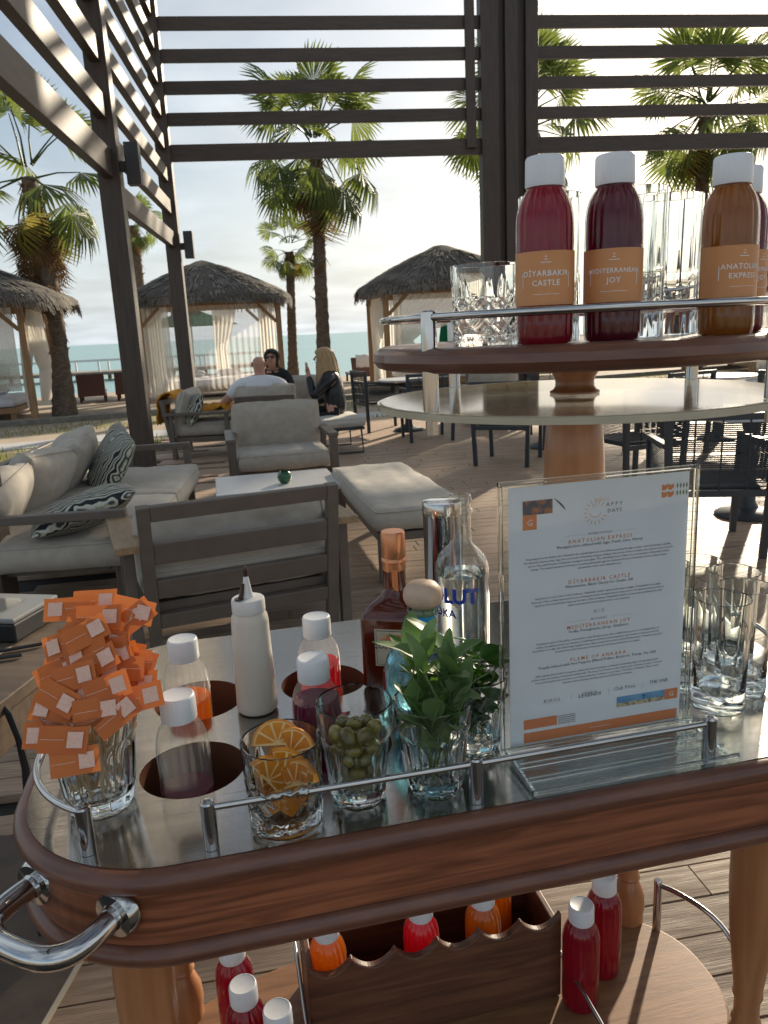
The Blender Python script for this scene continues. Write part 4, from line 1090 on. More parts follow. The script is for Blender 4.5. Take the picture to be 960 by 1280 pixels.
def person(label, x, y, z, rz, lean=(0, 0), elbows=None, wrists=None, hands=None, knees=None, ankles=None, skin='skin', shirt='white_shirt', trousers='jeans', sleeve='short', head_turn=0, sh=0.19, bulk=1.0, size=1.0):
    t = thing('person', label, 'person', (x, y, z), rz); t.scale = (size, size, size)
    lx, ly = lean
    def L(p, k): return (p[0]+lx*k, p[1]+ly*k, p[2])
    b = bulk
    V = [((0, 0, 0.10), (0.165*b, 0.13*b)), (L((0, -0.02, 0.27), 0.3), (0.15*b, 0.115*b)), (L((0, -0.03, 0.44), 0.75), (0.165*b, 0.12*b)), (L((0, -0.02, 0.575), 1), (0.085*b, 0.075)), (L((0, 0.01, 0.635), 1.1), 0.055), (L((0, 0.035, 0.69), 1.2), (0.066, 0.075)), (L((0, 0.03, 0.765), 1.25), (0.078, 0.098)), (L((0, 0.012, 0.835), 1.25), (0.062, 0.076))]
    E = [(0, 1), (1, 2), (2, 3), (3, 4), (4, 5), (5, 6), (6, 7)]
    arms = []
    for k, s in enumerate((-1, 1)):
        i = len(V)
        V.append((L((s*sh, -0.02, 0.535), 1), 0.066*b)); E.append((3, i))
        e_ = elbows[k] if elbows else (s*0.27, 0.10, 0.30)
        w_ = wrists[k] if wrists else (s*0.18, 0.33, 0.24)
        V.append((e_, 0.044)); V.append((w_, 0.029)); E += [(i, i+1), (i+1, i+2)]
        arms.append((i, i+1, i+2))
        dv = Vector(w_)-Vector(e_)
        limb_hand(V, E, i+2, w_, hands[k] if hands else dv, (0, 0, 1))
        for_leg = len(V)
        kn = knees[k] if knees else (s*0.14, 0.46, 0.08); an = ankles[k] if ankles else (s*0.14, 0.50, -0.34)
        V.append(((s*0.10, 0.06, 0.085), (0.095*b, 0.085*b))); V.append((kn, 0.062)); V.append((an, 0.042)); V.append(((an[0], an[1]+0.13, an[2]-0.05), (0.042, 0.028)))
        E += [(0, for_leg), (for_leg, for_leg+1), (for_leg+1, for_leg+2), (for_leg+2, for_leg+3)]
    skin_mesh('body', V, E, skin, t)
    g = 0.014
    def up(v, k=g): 
        r_ = v[1]; return (v[0], (r_[0]+k, r_[1]+k) if isinstance(r_, tuple) else r_+k)
    SV = [up(V[0]), up(V[1], 0.018), up(V[2], 0.016), (V[3][0], (0.100*b, 0.090)), ((V[4][0][0]*0.85, V[4][0][1]-0.012, V[4][0][2]-0.022), 0.066)]; SE = [(0, 1), (1, 2), (2, 3), (3, 4)]
    for a in arms:
        i = len(SV); SV.append(up(V[a[0]])); SE.append((3, i))
        if sleeve == 'long':
            SV.append(up(V[a[1]], 0.016)); q = Vector(V[a[1]][0]).lerp(Vector(V[a[2]][0]), 0.92); SV.append((tuple(q), 0.040)); SE += [(i, i+1), (i+1, i+2)]
        else:
            q = Vector(V[a[0]][0]).lerp(Vector(V[a[1]][0]), 0.62); SV.append((tuple(q), 0.060)); SE.append((i, i+1))
    skin_mesh('shirt' if sleeve == 'short' else 'jacket', SV, SE, shirt, t)
    TV = [((0, 0, 0.07), (0.172*b, 0.14*b))]; TE = []
    legs0 = [i for i, v in enumerate(V)]
    for k, s in enumerate((-1, 1)):
        kn = knees[k] if knees else (s*0.14, 0.46, 0.08); an = ankles[k] if ankles else (s*0.14, 0.50, -0.34)
        i = len(TV); TV += [((s*0.10, 0.06, 0.085), (0.108*b, 0.098*b)), (kn, 0.078), ((an[0], an[1], an[2]+0.04), 0.058)]; TE += [(0, i), (i, i+1), (i+1, i+2)]
    skin_mesh('trousers', TV, TE, trousers, t)
    hc = Vector(L((0, 0.03, 0.765), 1.25)); Mh = Matrix.Translation(hc) @ Matrix.Rotation(head_turn, 4, 'Z')
    m = MB(); m.tube([(0, 0.082, 0.022), (0, 0.107, -0.016), (0, 0.088, -0.024)], [0.007, 0.015, 0.008], 8); o = m.obj('nose', skin, t); o.matrix_local = Mh
    for s in (-1, 1):
        m = MB(); m.lathe([(0.002, -0.011), (0.011, -0.006), (0.013, 0), (0.011, 0.006), (0.002, 0.011)], 10); o = m.obj('eye', 'eye', t); o.matrix_local = Mh @ Matrix.Translation((s*0.032, 0.083, 0.008)) @ Matrix.Scale(0.6, 4, (0, 0, 1))
        m = MB(); m.lathe([(0.004, -0.034), (0.014, -0.018), (0.016, 0.006), (0.012, 0.022), (0.003, 0.028)], 10); o = m.obj('ear', skin, t); o.matrix_local = Mh @ Matrix.Translation((s*0.074, -0.008, -0.01)) @ Matrix.Rotation(s*0.2, 4, 'Z') @ Matrix.Scale(0.55, 4, (1, 0, 0))
    m = MB(); m.tube([(-0.024, 0.080, -0.052), (0, 0.092, -0.050), (0.024, 0.080, -0.052)], [0.003, 0.006, 0.003], 6); o = m.obj('mouth', 'lip', t); o.matrix_local = Mh
    return t, Mh
m1, _ = person('bald man in a white t-shirt seen from behind in an armchair', -1.49, 9.84, 0.19, R(2), lean=(0.0, 0.03), elbows=[(-0.43, 0.0, 0.33), (0.36, 0.14, 0.28)], wrists=[(-0.56, 0.20, 0.30), (0.20, 0.36, 0.28)], shirt='white_shirt', sh=0.225, bulk=1.08, size=1.18)
w1, Mh = person('dark-haired woman in black with sunglasses facing the bald man', -1.46, 11.15, 0.30, R(176), lean=(0, 0.10), elbows=[(-0.25, 0.18, 0.28), (0.25, 0.18, 0.28)], wrists=[(-0.06, 0.30, 0.42), (0.08, 0.34, 0.30)], shirt='black_cloth', sleeve='long', sh=0.175, bulk=0.92, size=1.08)
def hair(parent, Mh, mat, length=0.32, spread=0.0, gap=56):
    rows = []
    for i in range(17):
        f = i/16; rw = []
        g_ = R(gap)*min(1, max(0, (f-0.24)/0.2))
        for j in range(33):
            a = pi/2+g_+(2*pi-2*g_)*j/32
            if f < 0.4: q = f/0.4; r_ = sin(q*pi/2)*0.091+0.001; z = 0.045+0.066*cos(q*pi/2)
            else: q = (f-0.4)/0.6; r_ = 0.091+spread*q+0.006*sin(q*pi); z = 0.045-length*q
            wv = 0.009*sin(j*1.9+f*5)*min(1, f*2)+0.005*sin(j*4.3+f*3)
            rw.append(((r_+wv)*cos(a)*0.92, (r_+wv)*sin(a)*1.08-0.012-0.02*max(0, f-0.4), z-0.03*sin(j*1.3)*max(0, f-0.7)))
        rows.append(rw)
    m = MB(); m.grid(rows); o = m.obj('hair', mat, parent, True, 180, solid=0.012); o.matrix_local = Mh
    return o
hair(w1, Mh, 'hair_dark', 0.17, -0.006, 62)
m = MB()
for s in (-1, 1): m.box((s*0.034, 0.098, 0.010), (0.052, 0.006, 0.036))
m.box((0, 0.099, 0.018), (0.02, 0.005, 0.006)); o = m.obj('sunglasses', 'lens_dark', w1, False, bevel=0.004); o.matrix_local = Mh
w2, Mh2 = person('blonde woman in a black jacket sitting on the stool, hand raised to her face', -0.54, 9.62, 0.29, R(84), lean=(0, 0.06), elbows=[(-0.24, 0.20, 0.34), (0.24, 0.16, 0.28)], wrists=[(-0.10, 0.27, 0.60), (0.15, 0.36, 0.24)], hands=[(0.0, 0.1, 1), (-0.5, 1, 0)], shirt='black_leather', trousers='black_cloth', sleeve='long', sh=0.175, bulk=0.98, size=1.1)
hair(w2, Mh2, 'hair_blonde', 0.36, 0.065, 50)
# ------------------------------------------------------------------ the drinks trolley
TX, TY, TA = 0.053, 0.945, R(12)
TOPZ = 0.950
tro = thing('drinks_trolley', 'walnut drinks trolley with steel top, chrome rails and turned legs', 'drinks trolley', (TX, TY, 0), TA)
SA, SB, SR = 0.487, 0.270, 0.165
def rrect(a, b, r, k=20):
    out = []
    for cx_, cy_, a0 in ((a-r, b-r, 0), (-a+r, b-r, 90), (-a+r, -b+r, 180), (a-r, -b+r, 270)):
        for i in range(k+1): out.append((cx_+r*cos(R(a0+90*i/k)), cy_+r*sin(R(a0+90*i/k))))
    for j in (3, 2, 1, 0):                                  # extra points along the straights
        i0 = (j+1)*(k+1)-1; p, q = out[i0], out[(i0+1) % len(out)]
        out[i0+1:i0+1] = [(p[0]+(q[0]-p[0])*m/8, p[1]+(q[1]-p[1])*m/8) for m in range(1, 8)]
    return out
def ring(mb, prof, closed=True):
    rows = []
    for (o, z) in prof:
        rows.append([(x, y, z) for x, y in rrect(SA+o-0.0115, SB+o-0.0115, SR+o-0.0115)])
    if closed: rows.append(rows[0])
    mb.grid(rows, closed_u=True)
    return mb
def arc(o0, z0, r, a0, a1, k=8): return [(o0+r*cos(R(a0+(a1-a0)*i/k)), z0+r*sin(R(a0+(a1-a0)*i/k))) for i in range(k+1)]
ring(MB(), [(-0.004, TOPZ-0.024), (-0.004, TOPZ-0.0012)]+arc(0.010, TOPZ-0.0127, 0.0115, 95, -90, 10)).obj('top_bead', 'walnut_bead', tro)
ring(MB(), [(-0.004, 0.870), (-0.004, TOPZ-0.0235), (0.012, TOPZ-0.0235), (0.0125, 0.90), (0.012, 0.870)]).obj('apron', 'walnut', tro)
ring(MB(), [(-0.006, 0.8465), (-0.006, 0.8695)]+arc(0.010, 0.858, 0.0115, 90, -90, 10)).obj('bottom_bead', 'walnut_bead', tro)
mb = MB(); mb.prism(rrect(SA-0.018, SB-0.018, SR-0.018), 0.856, 0.861); mb.obj('underside_board', 'rack_wood', tro, False)
WELLS = [(-0.320, -0.093), (-0.3075, 0.076), (-0.139, 0.075), (-0.147, -0.095)]
WELLS = []
for wx, wy in ((-0.229, 0.780), (-0.260, 0.949), (-0.095, 0.984), (-0.062, 0.815)):
    d = Vector((wx-TX, wy-TY)); WELLS.append((d.x*cos(TA)+d.y*sin(TA), -d.x*sin(TA)+d.y*cos(TA)))
STEEL = [(x, y*(1+0.085*min(1, max(0, (y-0.12)/0.08)))) for x, y in rrect(SA-0.0045, SB-0.0045, SR-0.0045)]
vs, fs = sheet_with_holes(STEEL, [circle(x, y, 0.0585, 48) for x, y in WELLS], TOPZ-0.0004)
MB().add(vs, fs).obj('steel_top', 'steel_sheet', tro, False)
for x, y in WELLS:
    mb = MB(); prof = [(0.0585, 0.0), (0.0585, -0.076)]
    mb.grid([[(x+r_*cos(2*pi*k/48), y+r_*sin(2*pi*k/48), TOPZ-0.0012+z) for k in range(48)] for r_, z in prof], closed_u=True)
    mb.obj('well', 'well_wall', tro)
    MB().add([(px_, py_, TOPZ-0.0765) for px_, py_ in circle(x, y, 0.0588, 48)], [tuple(range(48))]).obj('well_floor', 'well_floor', tro, False)
# gallery rails
def post_lathe(x, y, z0, h, r=0.0072):
    return MB().lathe([(r*0.99, 0), (r*0.99, 0.010), (r, 0.0105), (r, h-0.0015), (r-0.0015, h), (0.0035, h+0.0002), (0.003, h-0.002), (0.0005, h-0.002)], 24, (x, y, z0)).obj('rail_post', 'chrome', tro)
for x, y in ((-0.290, -0.250), (-0.026, -0.252), (0.241, -0.250)): post_lathe(x, y, TOPZ, 0.049)
MB().tube([(-0.290, -0.250, TOPZ+0.042), (-0.158, -0.251, TOPZ+0.042), (-0.026, -0.252, TOPZ+0.042)], 0.0034, 12).obj('rail', 'chrome', tro)
MB().tube([(-0.026, -0.252, TOPZ+0.042), (0.10, -0.251, TOPZ+0.042), (0.241, -0.250, TOPZ+0.042)], 0.0034, 12).obj('rail', 'chrome', tro)
for sgn in (-1, 1):
    q = 0.020; ca = (SA-SR, SB-SR); rr_ = SR-q
    pts = [(-ca[0]+rr_*cos(R(t_)), -ca[1]+rr_*sin(R(t_))) for t_ in [235-55*i/12 for i in range(13)]]
    pts += [(-ca[0]-rr_, -ca[1]+2*ca[1]*i/6) for i in range(1, 6)]
    pts += [(-ca[0]+rr_*cos(R(t_)), ca[1]+rr_*sin(R(t_))) for t_ in [180-52*i/12 for i in range(13)]]
    pts = [(sgn*-x, y) for x, y in pts]
    for p in (pts[0], pts[-1]): post_lathe(p[0], p[1], TOPZ, 0.049, 0.0078)
    MB().tube([p+(TOPZ+0.042,) for p in pts], 0.0036, 12).obj('rail', 'chrome', tro)
# handle across the rounded corner
hA, hB = Vector((-0.3786, -0.2605, 0.908)), Vector((-0.4608, -0.1951, 0.908))
ch = (hB-hA); mid = (hA+hB)/2; out = Vector((ch.y, -ch.x, 0)).normalized()
if out.x > 0: out = -out
ch.normalize()
def handle(hA, hB, out, ch, mid):
    pts = []
    half = (hB-hA).length/2
    for i in range(33):
        a = pi*i/32
        ww = half+0.012*sin(a)
        dep = 0.076*(sin(a)**0.62)
        c_ = math.copysign(abs(cos(a))**0.72, cos(a))
        pts.append(mid-ch*c_*ww+out*(dep-0.004))
    h_ = MB().tube(pts, 0.0112, 20).obj('handle', 'chrome', tro)
    for p in (hA, hB):
        Mx = Matrix.Translation(p+out*0.001) @ out.to_track_quat('Z', 'Y').to_matrix().to_4x4()
        m = MB(); q = MB(); q.lathe([(0.0235, -0.004), (0.0235, 0.003), (0.021, 0.007), (0.0125, 0.008), (0.0112, 0.012)], 32)
        m.add(q.v, q.f, Mx); m.obj('rosette', 'chrome', h_)
handle(hA, hB, out, ch, mid)
mA = Vector((-hA.x, -hA.y*-1, hA.z)); 
handle(Vector((0.3786, 0.2605, 0.908)), Vector((0.4608, 0.1951, 0.908)), -out, -ch, -Vector((mid.x, mid.y, 0))+Vector((0, 0, 0.908)))
LEG = [(0.0235, 0.06), (0.026, 0.075), (0.022, 0.09), (0.020, 0.12), (0.026, 0.22), (0.030, 0.28), (0.026, 0.335), (0.0215, 0.350), (0.026, 0.362), (0.0265, 0.39), (0.0265, 0.405), (0.0285, 0.420), (0.0268, 0.442), (0.0195, 0.462), (0.0165, 0.47), (0.0195, 0.476), (0.0165, 0.483), (0.0165, 0.51), (0.0195, 0.518), (0.0185, 0.53), (0.022, 0.56), (0.0285, 0.62), (0.0325, 0.69), (0.0325, 0.74), (0.029, 0.80), (0.0275, 0.8555)]
for x, y in ((-0.385, -0.150), (0.385, -0.165), (-0.380, 0.135), (0.380, 0.135)):
    lg = MB().lathe(LEG, 32, (x, y, 0)).obj('leg', 'turned_wood', tro)
    MB().tube([(x-0.012, y, 0.03), (x+0.012, y, 0.03)], 0.03, 20).obj('caster', 'black_plastic', lg)
SHZ = 0.390
mb = MB(); out_ = supel(0.445, 0.205, 2.5, 96); mb.prism(out_, SHZ-0.02, SHZ); mb.obj('shelf', 'shelf_wood', tro, False, bevel=0.004)
for x, y in ((0.412, 0.095), (0.412, -0.12), (-0.412, 0.095), (-0.412, -0.12)):
    MB().lathe([(0.0068, 0), (0.0068, 0.098), (0.0055, 0.1), (0.0005, 0.1)], 20, (x, y, SHZ)).obj('rail_post', 'chrome', tro)
for sgn in (-1, 1):
    pts = [(sgn*(0.412+0.044*sin(pi*min(1, i/12*1.0))**0.8), 0.095-0.215*i/12, SHZ+0.09) for i in range(13)]
    MB().tube(pts, 0.0045, 12).obj('rail', 'chrome', tro)
    MB().tube([(sgn*0.203, 0.165, 0.452), (sgn*0.203, -0.16, 0.452)], 0.0032, 10).obj('rail', 'chrome', tro)

# scalloped bottle rack on the shelf
rk = thing('bottle_rack', 'dark wooden bottle rack with a scalloped front standing on the lower shelf', 'bottle rack', (TX, TY, SHZ+0.001), TA)
poly = [(-0.196, 0.0), (0.196, 0.0)]; n = 6; top = 0.150
pts = []
for i in range(n*14+1):
    f = i/(n*14); x = 0.196-0.392*f; ph = (f*n) % 1.0
    dpt = 0.022*(sin(pi*ph)**0.75) if 0 < ph < 1 else 0
    pts.append((x, top-dpt))
poly += pts
Mb = Matrix.Translation((0, 0.026, 0)) @ Matrix.Rotation(R(90), 4, 'X')
MB().prism(poly, 0, 0.013, Mb).obj('front_board', 'rack_wood', rk, False, bevel=0.003)
Mb = Matrix.Translation((0, 0.150, 0)) @ Matrix.Rotation(R(90), 4, 'X')
MB().prism(poly, 0, 0.012, Mb).obj('back_board', 'rack_wood', rk, False, bevel=0.003)
for s in (-1, 1): MB().box((s*0.19, 0.082, 0.066), (0.010, 0.110, 0.13)).obj('end_board', 'rack_wood', rk, False, bevel=0.002)
MB().box((0, 0.082, 0.003), (0.36, 0.108, 0.005)).obj('base_board', 'rack_wood', rk, False)

# ------------------------------------------------------------------ tiered tray on its turned pedestal
TRX, TRY, TRZ = 0.250, 0.985, 1.398
tray = thing('tiered_tray', 'round walnut tray with chrome gallery over a clear disc on a turned pedestal', 'serving tray', (TRX, TRY, TOPZ), TA)
zt = TRZ-TOPZ
TR = 0.252
MB().lathe([(0.030, zt-0.0255), (TR-0.010, zt-0.0255), (TR-0.003, zt-0.023), (TR+0.003, zt-0.0145), (TR+0.002, zt-0.006), (TR-0.005, zt), (TR-0.013, zt+0.002), (TR-0.017, zt+0.001)], 96).obj('tray_rim', 'walnut_bead', tray)
MB().lathe([(TR-0.0172, zt-0.02), (TR-0.0172, zt-0.001), (0.001, zt-0.001)], 96).obj('tray_top', 'steel_sheet', tray)
MB().lathe([(0.0, 0.0), (0.055, 0.0), (0.06, 0.01), (0.05, 0.022), (0.034, 0.035), (0.030, 0.06), (0.034, 0.10), (0.0395, 0.17), (0.0405, 0.23), (0.0385, 0.30), (0.035, 0.355), (0.027, 0.372)], 40).obj('pedestal', 'turned_wood', tray)
MB().lathe([(0.031, 0.3822), (0.031, 0.3845), (0.027, 0.3865), (0.0245, 0.3905), (0.0240, 0.396), (0.0255, 0.402), (0.030, 0.409), (0.0345, 0.4125), (0.0345, 0.414), (0.0385, 0.4155), (0.0395, 0.4185), (0.0385, zt-0.026)], 40).obj('pedestal_neck', 'turned_wood', tray)
ZD = 0.372
MB().lathe([(TR-0.0035, ZD+0.0002), (TR, ZD+0.0008), (TR, ZD+0.0080), (TR-0.0035, ZD+0.0088)], 128, closed=True).obj('lit_disc_edge', 'lit_acrylic_edge', tray)
md = MB(); md.lathe([(TR-0.0045, ZD), (TR-0.0042, ZD+0.001), (TR-0.0042, ZD+0.0085), (TR-0.0045, ZD+0.0095)], 128)
md.obj('clear_disc', 'scuff_glare_acrylic', tray, True, 30)
GR = 0.240
for a in (-155.5, -58.6, 21, 111.7):
    x, y = GR*cos(R(a)), GR*sin(R(a))
    MB().lathe([(0.0, ZD+0.010), (0.0088, ZD+0.010), (0.0088, 0.487), (0.0075, 0.4885), (0.0005, 0.4885)], 24, (x, y, 0)).obj('gallery_post', 'chrome', tray)
    MB().lathe([(0.0, ZD-0.016), (0.0068, ZD-0.016), (0.0068, ZD-0.001), (0.0, ZD-0.001)], 20, (x, y, 0)).obj('post_foot', 'chrome_dull', tray)
MB().tube([(GR*cos(2*pi*k/96), GR*sin(2*pi*k/96), 0.4815) for k in range(96)], 0.0042, 12, closed=True).obj('gallery_rail', 'chrome', tray)

# ------------------------------------------------------------------ bottles of juice
def wrap(mb, geo, Rr, z, a0=0.0, k=1.0, rot=None):
    """lay flat lettering round a cylinder of radius Rr; a0 turns it (0 faces -y)"""
    vs, fs = geo
    out = []
    for x, y, _ in vs:
        if rot: x, y = -y, x
        a = x/Rr+a0
        out.append((Rr*sin(a), -Rr*cos(a), z+y))
    mb.add(out, fs)
RB = 0.0285
def bottle_r(t, r_, z, H=0.178):
    m = 1.0
    if 0.036 < z < 0.094: m = 0.15
    if z < 0.006 or z > 0.147: m = 0.0
    return r_*(1-0.045*m*(0.5+0.5*cos(t*18))**2)
SHELL = [(0.0005, 0.0025), (0.020, 0.002), (0.0245, 0.0), (0.0272, 0.003), (RB, 0.010), (RB, 0.022), (RB, 0.034), (RB, 0.038), (RB, 0.060), (RB, 0.090), (RB, 0.096), (RB, 0.106), (0.0284, 0.116), (0.0279, 0.123), (0.0267, 0.1305), (0.0247, 0.137), (0.0219, 0.1425), (0.0188, 0.147), (0.0172, 0.1498), (0.0172, 0.156)]
def liquid_profile(level):
    pr = []
    for r_, z in SHELL[2:]:
        if z < level: pr.append((max(0.0005, r_-0.0014), max(z, 0.0015)))
    k = [i for i, (r_, z) in enumerate(SHELL) if i >= 2 and z < level][-1]
    if k+1 < len(SHELL):
        (ra, za), (rb, zb) = SHELL[k], SHELL[k+1]; q = ra+(rb-ra)*(level-za)/(zb-za)
    else: q = 0.0165
    pr.append((q-0.0014, level)); pr.append((0.0005, level))
    return [(0.0005, 0.0025)]+pr
CAPME = MB().lathe([(0.0186, 0), (0.0190, 0.001), (0.0188, 0.0255), (0.0178, 0.0275), (0.0168, 0.0280), (0.0155, 0.0274), (0.0005, 0.0274)], 72, fn=lambda t, r_, z: r_*(1+(0.012*cos(48*t) if 0.0005 < z < 0.026 and r_ > 0.018 else 0)))
CAPME = CAPME.mesh('cap', 'white_cap')
SHELLME = MB().lathe(SHELL, 108, fn=bottle_r).mesh('shell', 'clear_plastic', True, 60)
LIQ = {}
def juice_bottle(label, x, y, z, juice, level=0.149, rz=0.0, text=None, group='juice bottles with white caps', lab_rot=0.0):
    t = thing('juice_bottle', label, 'juice bottle', (x, y, z), rz, group)
    inst('shell', SHELLME, t)
    key = (juice, level)
    if key not in LIQ: LIQ[key] = MB().lathe(liquid_profile(level), 108, fn=bottle_r).mesh('juice', juice, True, 60)
    inst('juice', LIQ[key], t)
    inst('cap', CAPME, t, (0, 0, 0.150))
    if text:
        Rr = RB+0.0004; m = MB()
        m.grid([[(Rr*sin(a), -Rr*cos(a), zz) for a in [R(-96+192*i/48)+lab_rot for i in range(49)]] for zz in (0.039, 0.0895)])
        lb = m.obj('paper_label', 'orange_label', t)
        w_ = MB(); R2 = Rr+0.00025
        n = len(text)
        for i, s_ in enumerate(text):
            wrap(w_, text_geo(s_, 0.0074 if len(s_) < 11 else 0.0062, bold=0.012, spacing=1.12), R2, 0.0640-(i-(n-1)/2)*0.0090, lab_rot)
        def bar(cx_, cz_, ww, hh):
            w_.add(*[[(R2*sin(a), -R2*cos(a), q) for q in (cz_-hh/2, cz_+hh/2) for a in [(cx_-ww/2+ww*k/8)/R2+lab_rot for k in range(9)]], [(k, k+1, k+10, k+9) for k in range(8)]])
        bar(0, 0.0492, 0.026, 0.0004)
        bar(0, 0.0815, 0.0035, 0.0007); bar(0.0, 0.0788, 0.010, 0.0007); bar(0, 0.0842, 0.0016, 0.0010)
        for sx in (-1, 1): bar(sx*0.0245, 0.0625, 0.0008, 0.014)
        w_.obj('lettering', 'white_ink', lb, False)
    return t
juice_bottle('red juice bottle on the tray, orange label reading Diyarbakir Castle', 0.172, 0.800, TRZ, 'juice_red', rz=R(-10), text=('D\u0130YARBAKIR', 'CASTLE'))
juice_bottle('dark purple juice bottle on the tray, orange label reading Mediterranean Joy', 0.242, 0.806, TRZ, 'juice_dark', rz=R(-15), text=('MEDITERRANEAN', 'JOY'))
juice_bottle('amber juice bottle on the tray, orange label reading Anatolian Express', 0.372, 0.838, TRZ, 'juice_amber', rz=R(-20), text=('ANATOLIAN', 'EXPRESS'), lab_rot=R(28))
juice_bottle('dark juice bottle hidden behind the amber bottle on the tray', 0.415, 0.905, TRZ, 'juice_dark', rz=R(30), text=('MEDITERRANEAN', 'JOY'))
WZ = TOPZ-0.0755
juice_bottle('nearly empty bottle with purple dregs in the front left well', -0.231, 0.757, WZ, 'juice_purple', 0.068)
juice_bottle('half empty bottle with orange juice in the rear left well', -0.264, 0.915, WZ, 'juice_orange', 0.098)
juice_bottle('bottle of bright pink-red juice in the rear right well', -0.098, 0.972, WZ, 'juice_pink', 0.112)
juice_bottle('bottle of crimson juice behind the glass of olives', -0.092, 0.838, WZ, 'juice_purple', 0.126)
SB_ = SHZ+0.001
juice_bottle('red juice bottle on the lower shelf, just left of the scalloped rack', -0.222, 0.868, SB_, 'juice_red')
juice_bottle('red juice bottle on the lower shelf nearest the lower frame edge', -0.170, 0.826, SB_, 'juice_red')
juice_bottle('red juice bottle on the lower shelf with its cap hidden behind the apron', -0.252, 0.945, SB_, 'juice_red')
juice_bottle('red juice bottle standing right of the scalloped rack, in front of another', 0.268, 0.985, SB_, 'juice_red')
juice_bottle('red juice bottle partly hidden behind the one right of the scalloped rack', 0.320, 1.045, SB_, 'juice_red')
def rackpos(lx, ly): return (TX+lx*cos(TA)-ly*sin(TA), TY+lx*sin(TA)+ly*cos(TA))
for lx, ly, j, lb in ((-0.160, 0.060, 'juice_orange', 'orange juice bottle in the leftmost scallop of the rack'), (-0.015, 0.060, 'juice_pink', 'bright red juice bottle in the middle of the scalloped rack'), (0.085, 0.060, 'juice_orange', 'orange juice bottle in the right half of the scalloped rack'), (0.125, 0.114, 'juice_orange', 'orange juice bottle at the back of the scalloped rack')):
    x, y = rackpos(lx, ly); juice_bottle(lb, x, y, SHZ+0.008, j)

# ------------------------------------------------------------------ glasses
def tri(x): return abs((x % 1.0)*2-1)
def cut_glass(label, x, y, z, r=0.039, H=0.086, group='cut crystal tumblers', rz=0.0):
    t = thing('tumbler', label, 'glass', (x, y, z), rz, group)
    nu, nz = 180, 48; N = 5
    rows = []
    for i in range(nz+1):
        v = i/nz; rw = []
        for j in range(nu):
            u = j/nu; rr_ = r*(0.93+0.07*v)
            d = 0.0
            if 0.07 < v < 0.60:
                a = tri(u*N*2+v*3.9); b = tri(u*N*2-v*3.9)
                d = max(max(0, 1-a/0.42), max(0, 1-b/0.42))
            elif v <= 0.07: d = 0.35*tri(u*N*4)
            elif v < 0.86:
                q = (v-0.60)/0.26
                d = max(0, 1-tri(u*N*2+0.2)/(0.50*(1-q)+0.01))*(1-q)
                d = max(d, max(0, 1-tri(u*N+0.5)/(0.14*(1-q)+0.01))*(1-q**2))
            rw.append(((rr_-0.0016*d)*cos(2*pi*u), (rr_-0.0016*d)*sin(2*pi*u), v*H))
        rows.append(rw)
    mb = MB(); mb.grid(rows, closed_u=True)
    nv = nu
    inner = [[(q*cos(2*pi*j/nu), q*sin(2*pi*j/nu), zz) for j in range(nu)] for q, zz in ((r, H), (r-0.0008, H+0.0006), (r-0.0024, H), (r-0.0045, 0.020), (r-0.007, 0.0135), (r*0.4, 0.012), (0.0004, 0.012))]
    mb.grid([rows[-1]]+inner[1:], closed_u=True)
    mb.grid([[(0.0004*cos(2*pi*j/nu), 0.0004*sin(2*pi*j/nu), 0.001) for j in range(nu)], [((r*0.8)*cos(2*pi*j/nu), (r*0.8)*sin(2*pi*j/nu), 0.0012) for j in range(nu)], rows[0]], closed_u=True)
    mb.obj('glass_body', 'crystal', t, True, 50)
    return t
def flute_glass(label, x, y, z, rb=0.028, rt=0.039, H=0.108, N=10, rz=0.0, group='fluted tall tumblers'):
    t = thing('tumbler', label, 'glass', (x, y, z), rz, group)
    def fr(tt, r_, zz):
        k = 1-min(1, max(0, (zz/H-0.60)/0.10))
        p = pi/N; a = ((tt+p) % (2*p))-p
        return r_*((1-k)+k*(cos(p)/cos(a)*1.02))
    mb = MB(); step = 0.66*H
    outp = [(0.0004, 0.0025), (rb*0.75, 0.002), (rb*0.94, 0.0), (rb, 0.004), (rb+(rt-rb)*0.25, H*0.25), (rb+(rt-rb)*0.58, H*0.58), (rb+(rt-rb)*0.66, step), (rt-0.0012, step+0.006), (rt-0.0004, H*0.85), (rt, H-0.001), (rt-0.0010, H), (rt-0.0022, H-0.001)]
    inp = [(rt-0.0028, H*0.8), (rb+(rt-rb)*0.6-0.0026, step*0.9), (rb+(rt-rb)*0.2-0.0036, H*0.2), (rb-0.006, 0.015), (rb*0.4, 0.0125), (0.0004, 0.0125)]
    nu = 80
    rows = []
    for r_, zz in outp: rows.append([(fr(2*pi*j/nu, r_, zz)*cos(2*pi*j/nu), fr(2*pi*j/nu, r_, zz)*sin(2*pi*j/nu), zz) for j in range(nu)])
    for r_, zz in inp: rows.append([(r_*cos(2*pi*j/nu), r_*sin(2*pi*j/nu), zz) for j in range(nu)])
    mb.grid(rows, closed_u=True); mb.obj('glass_body', 'crystal', t, True, 22)
    return t
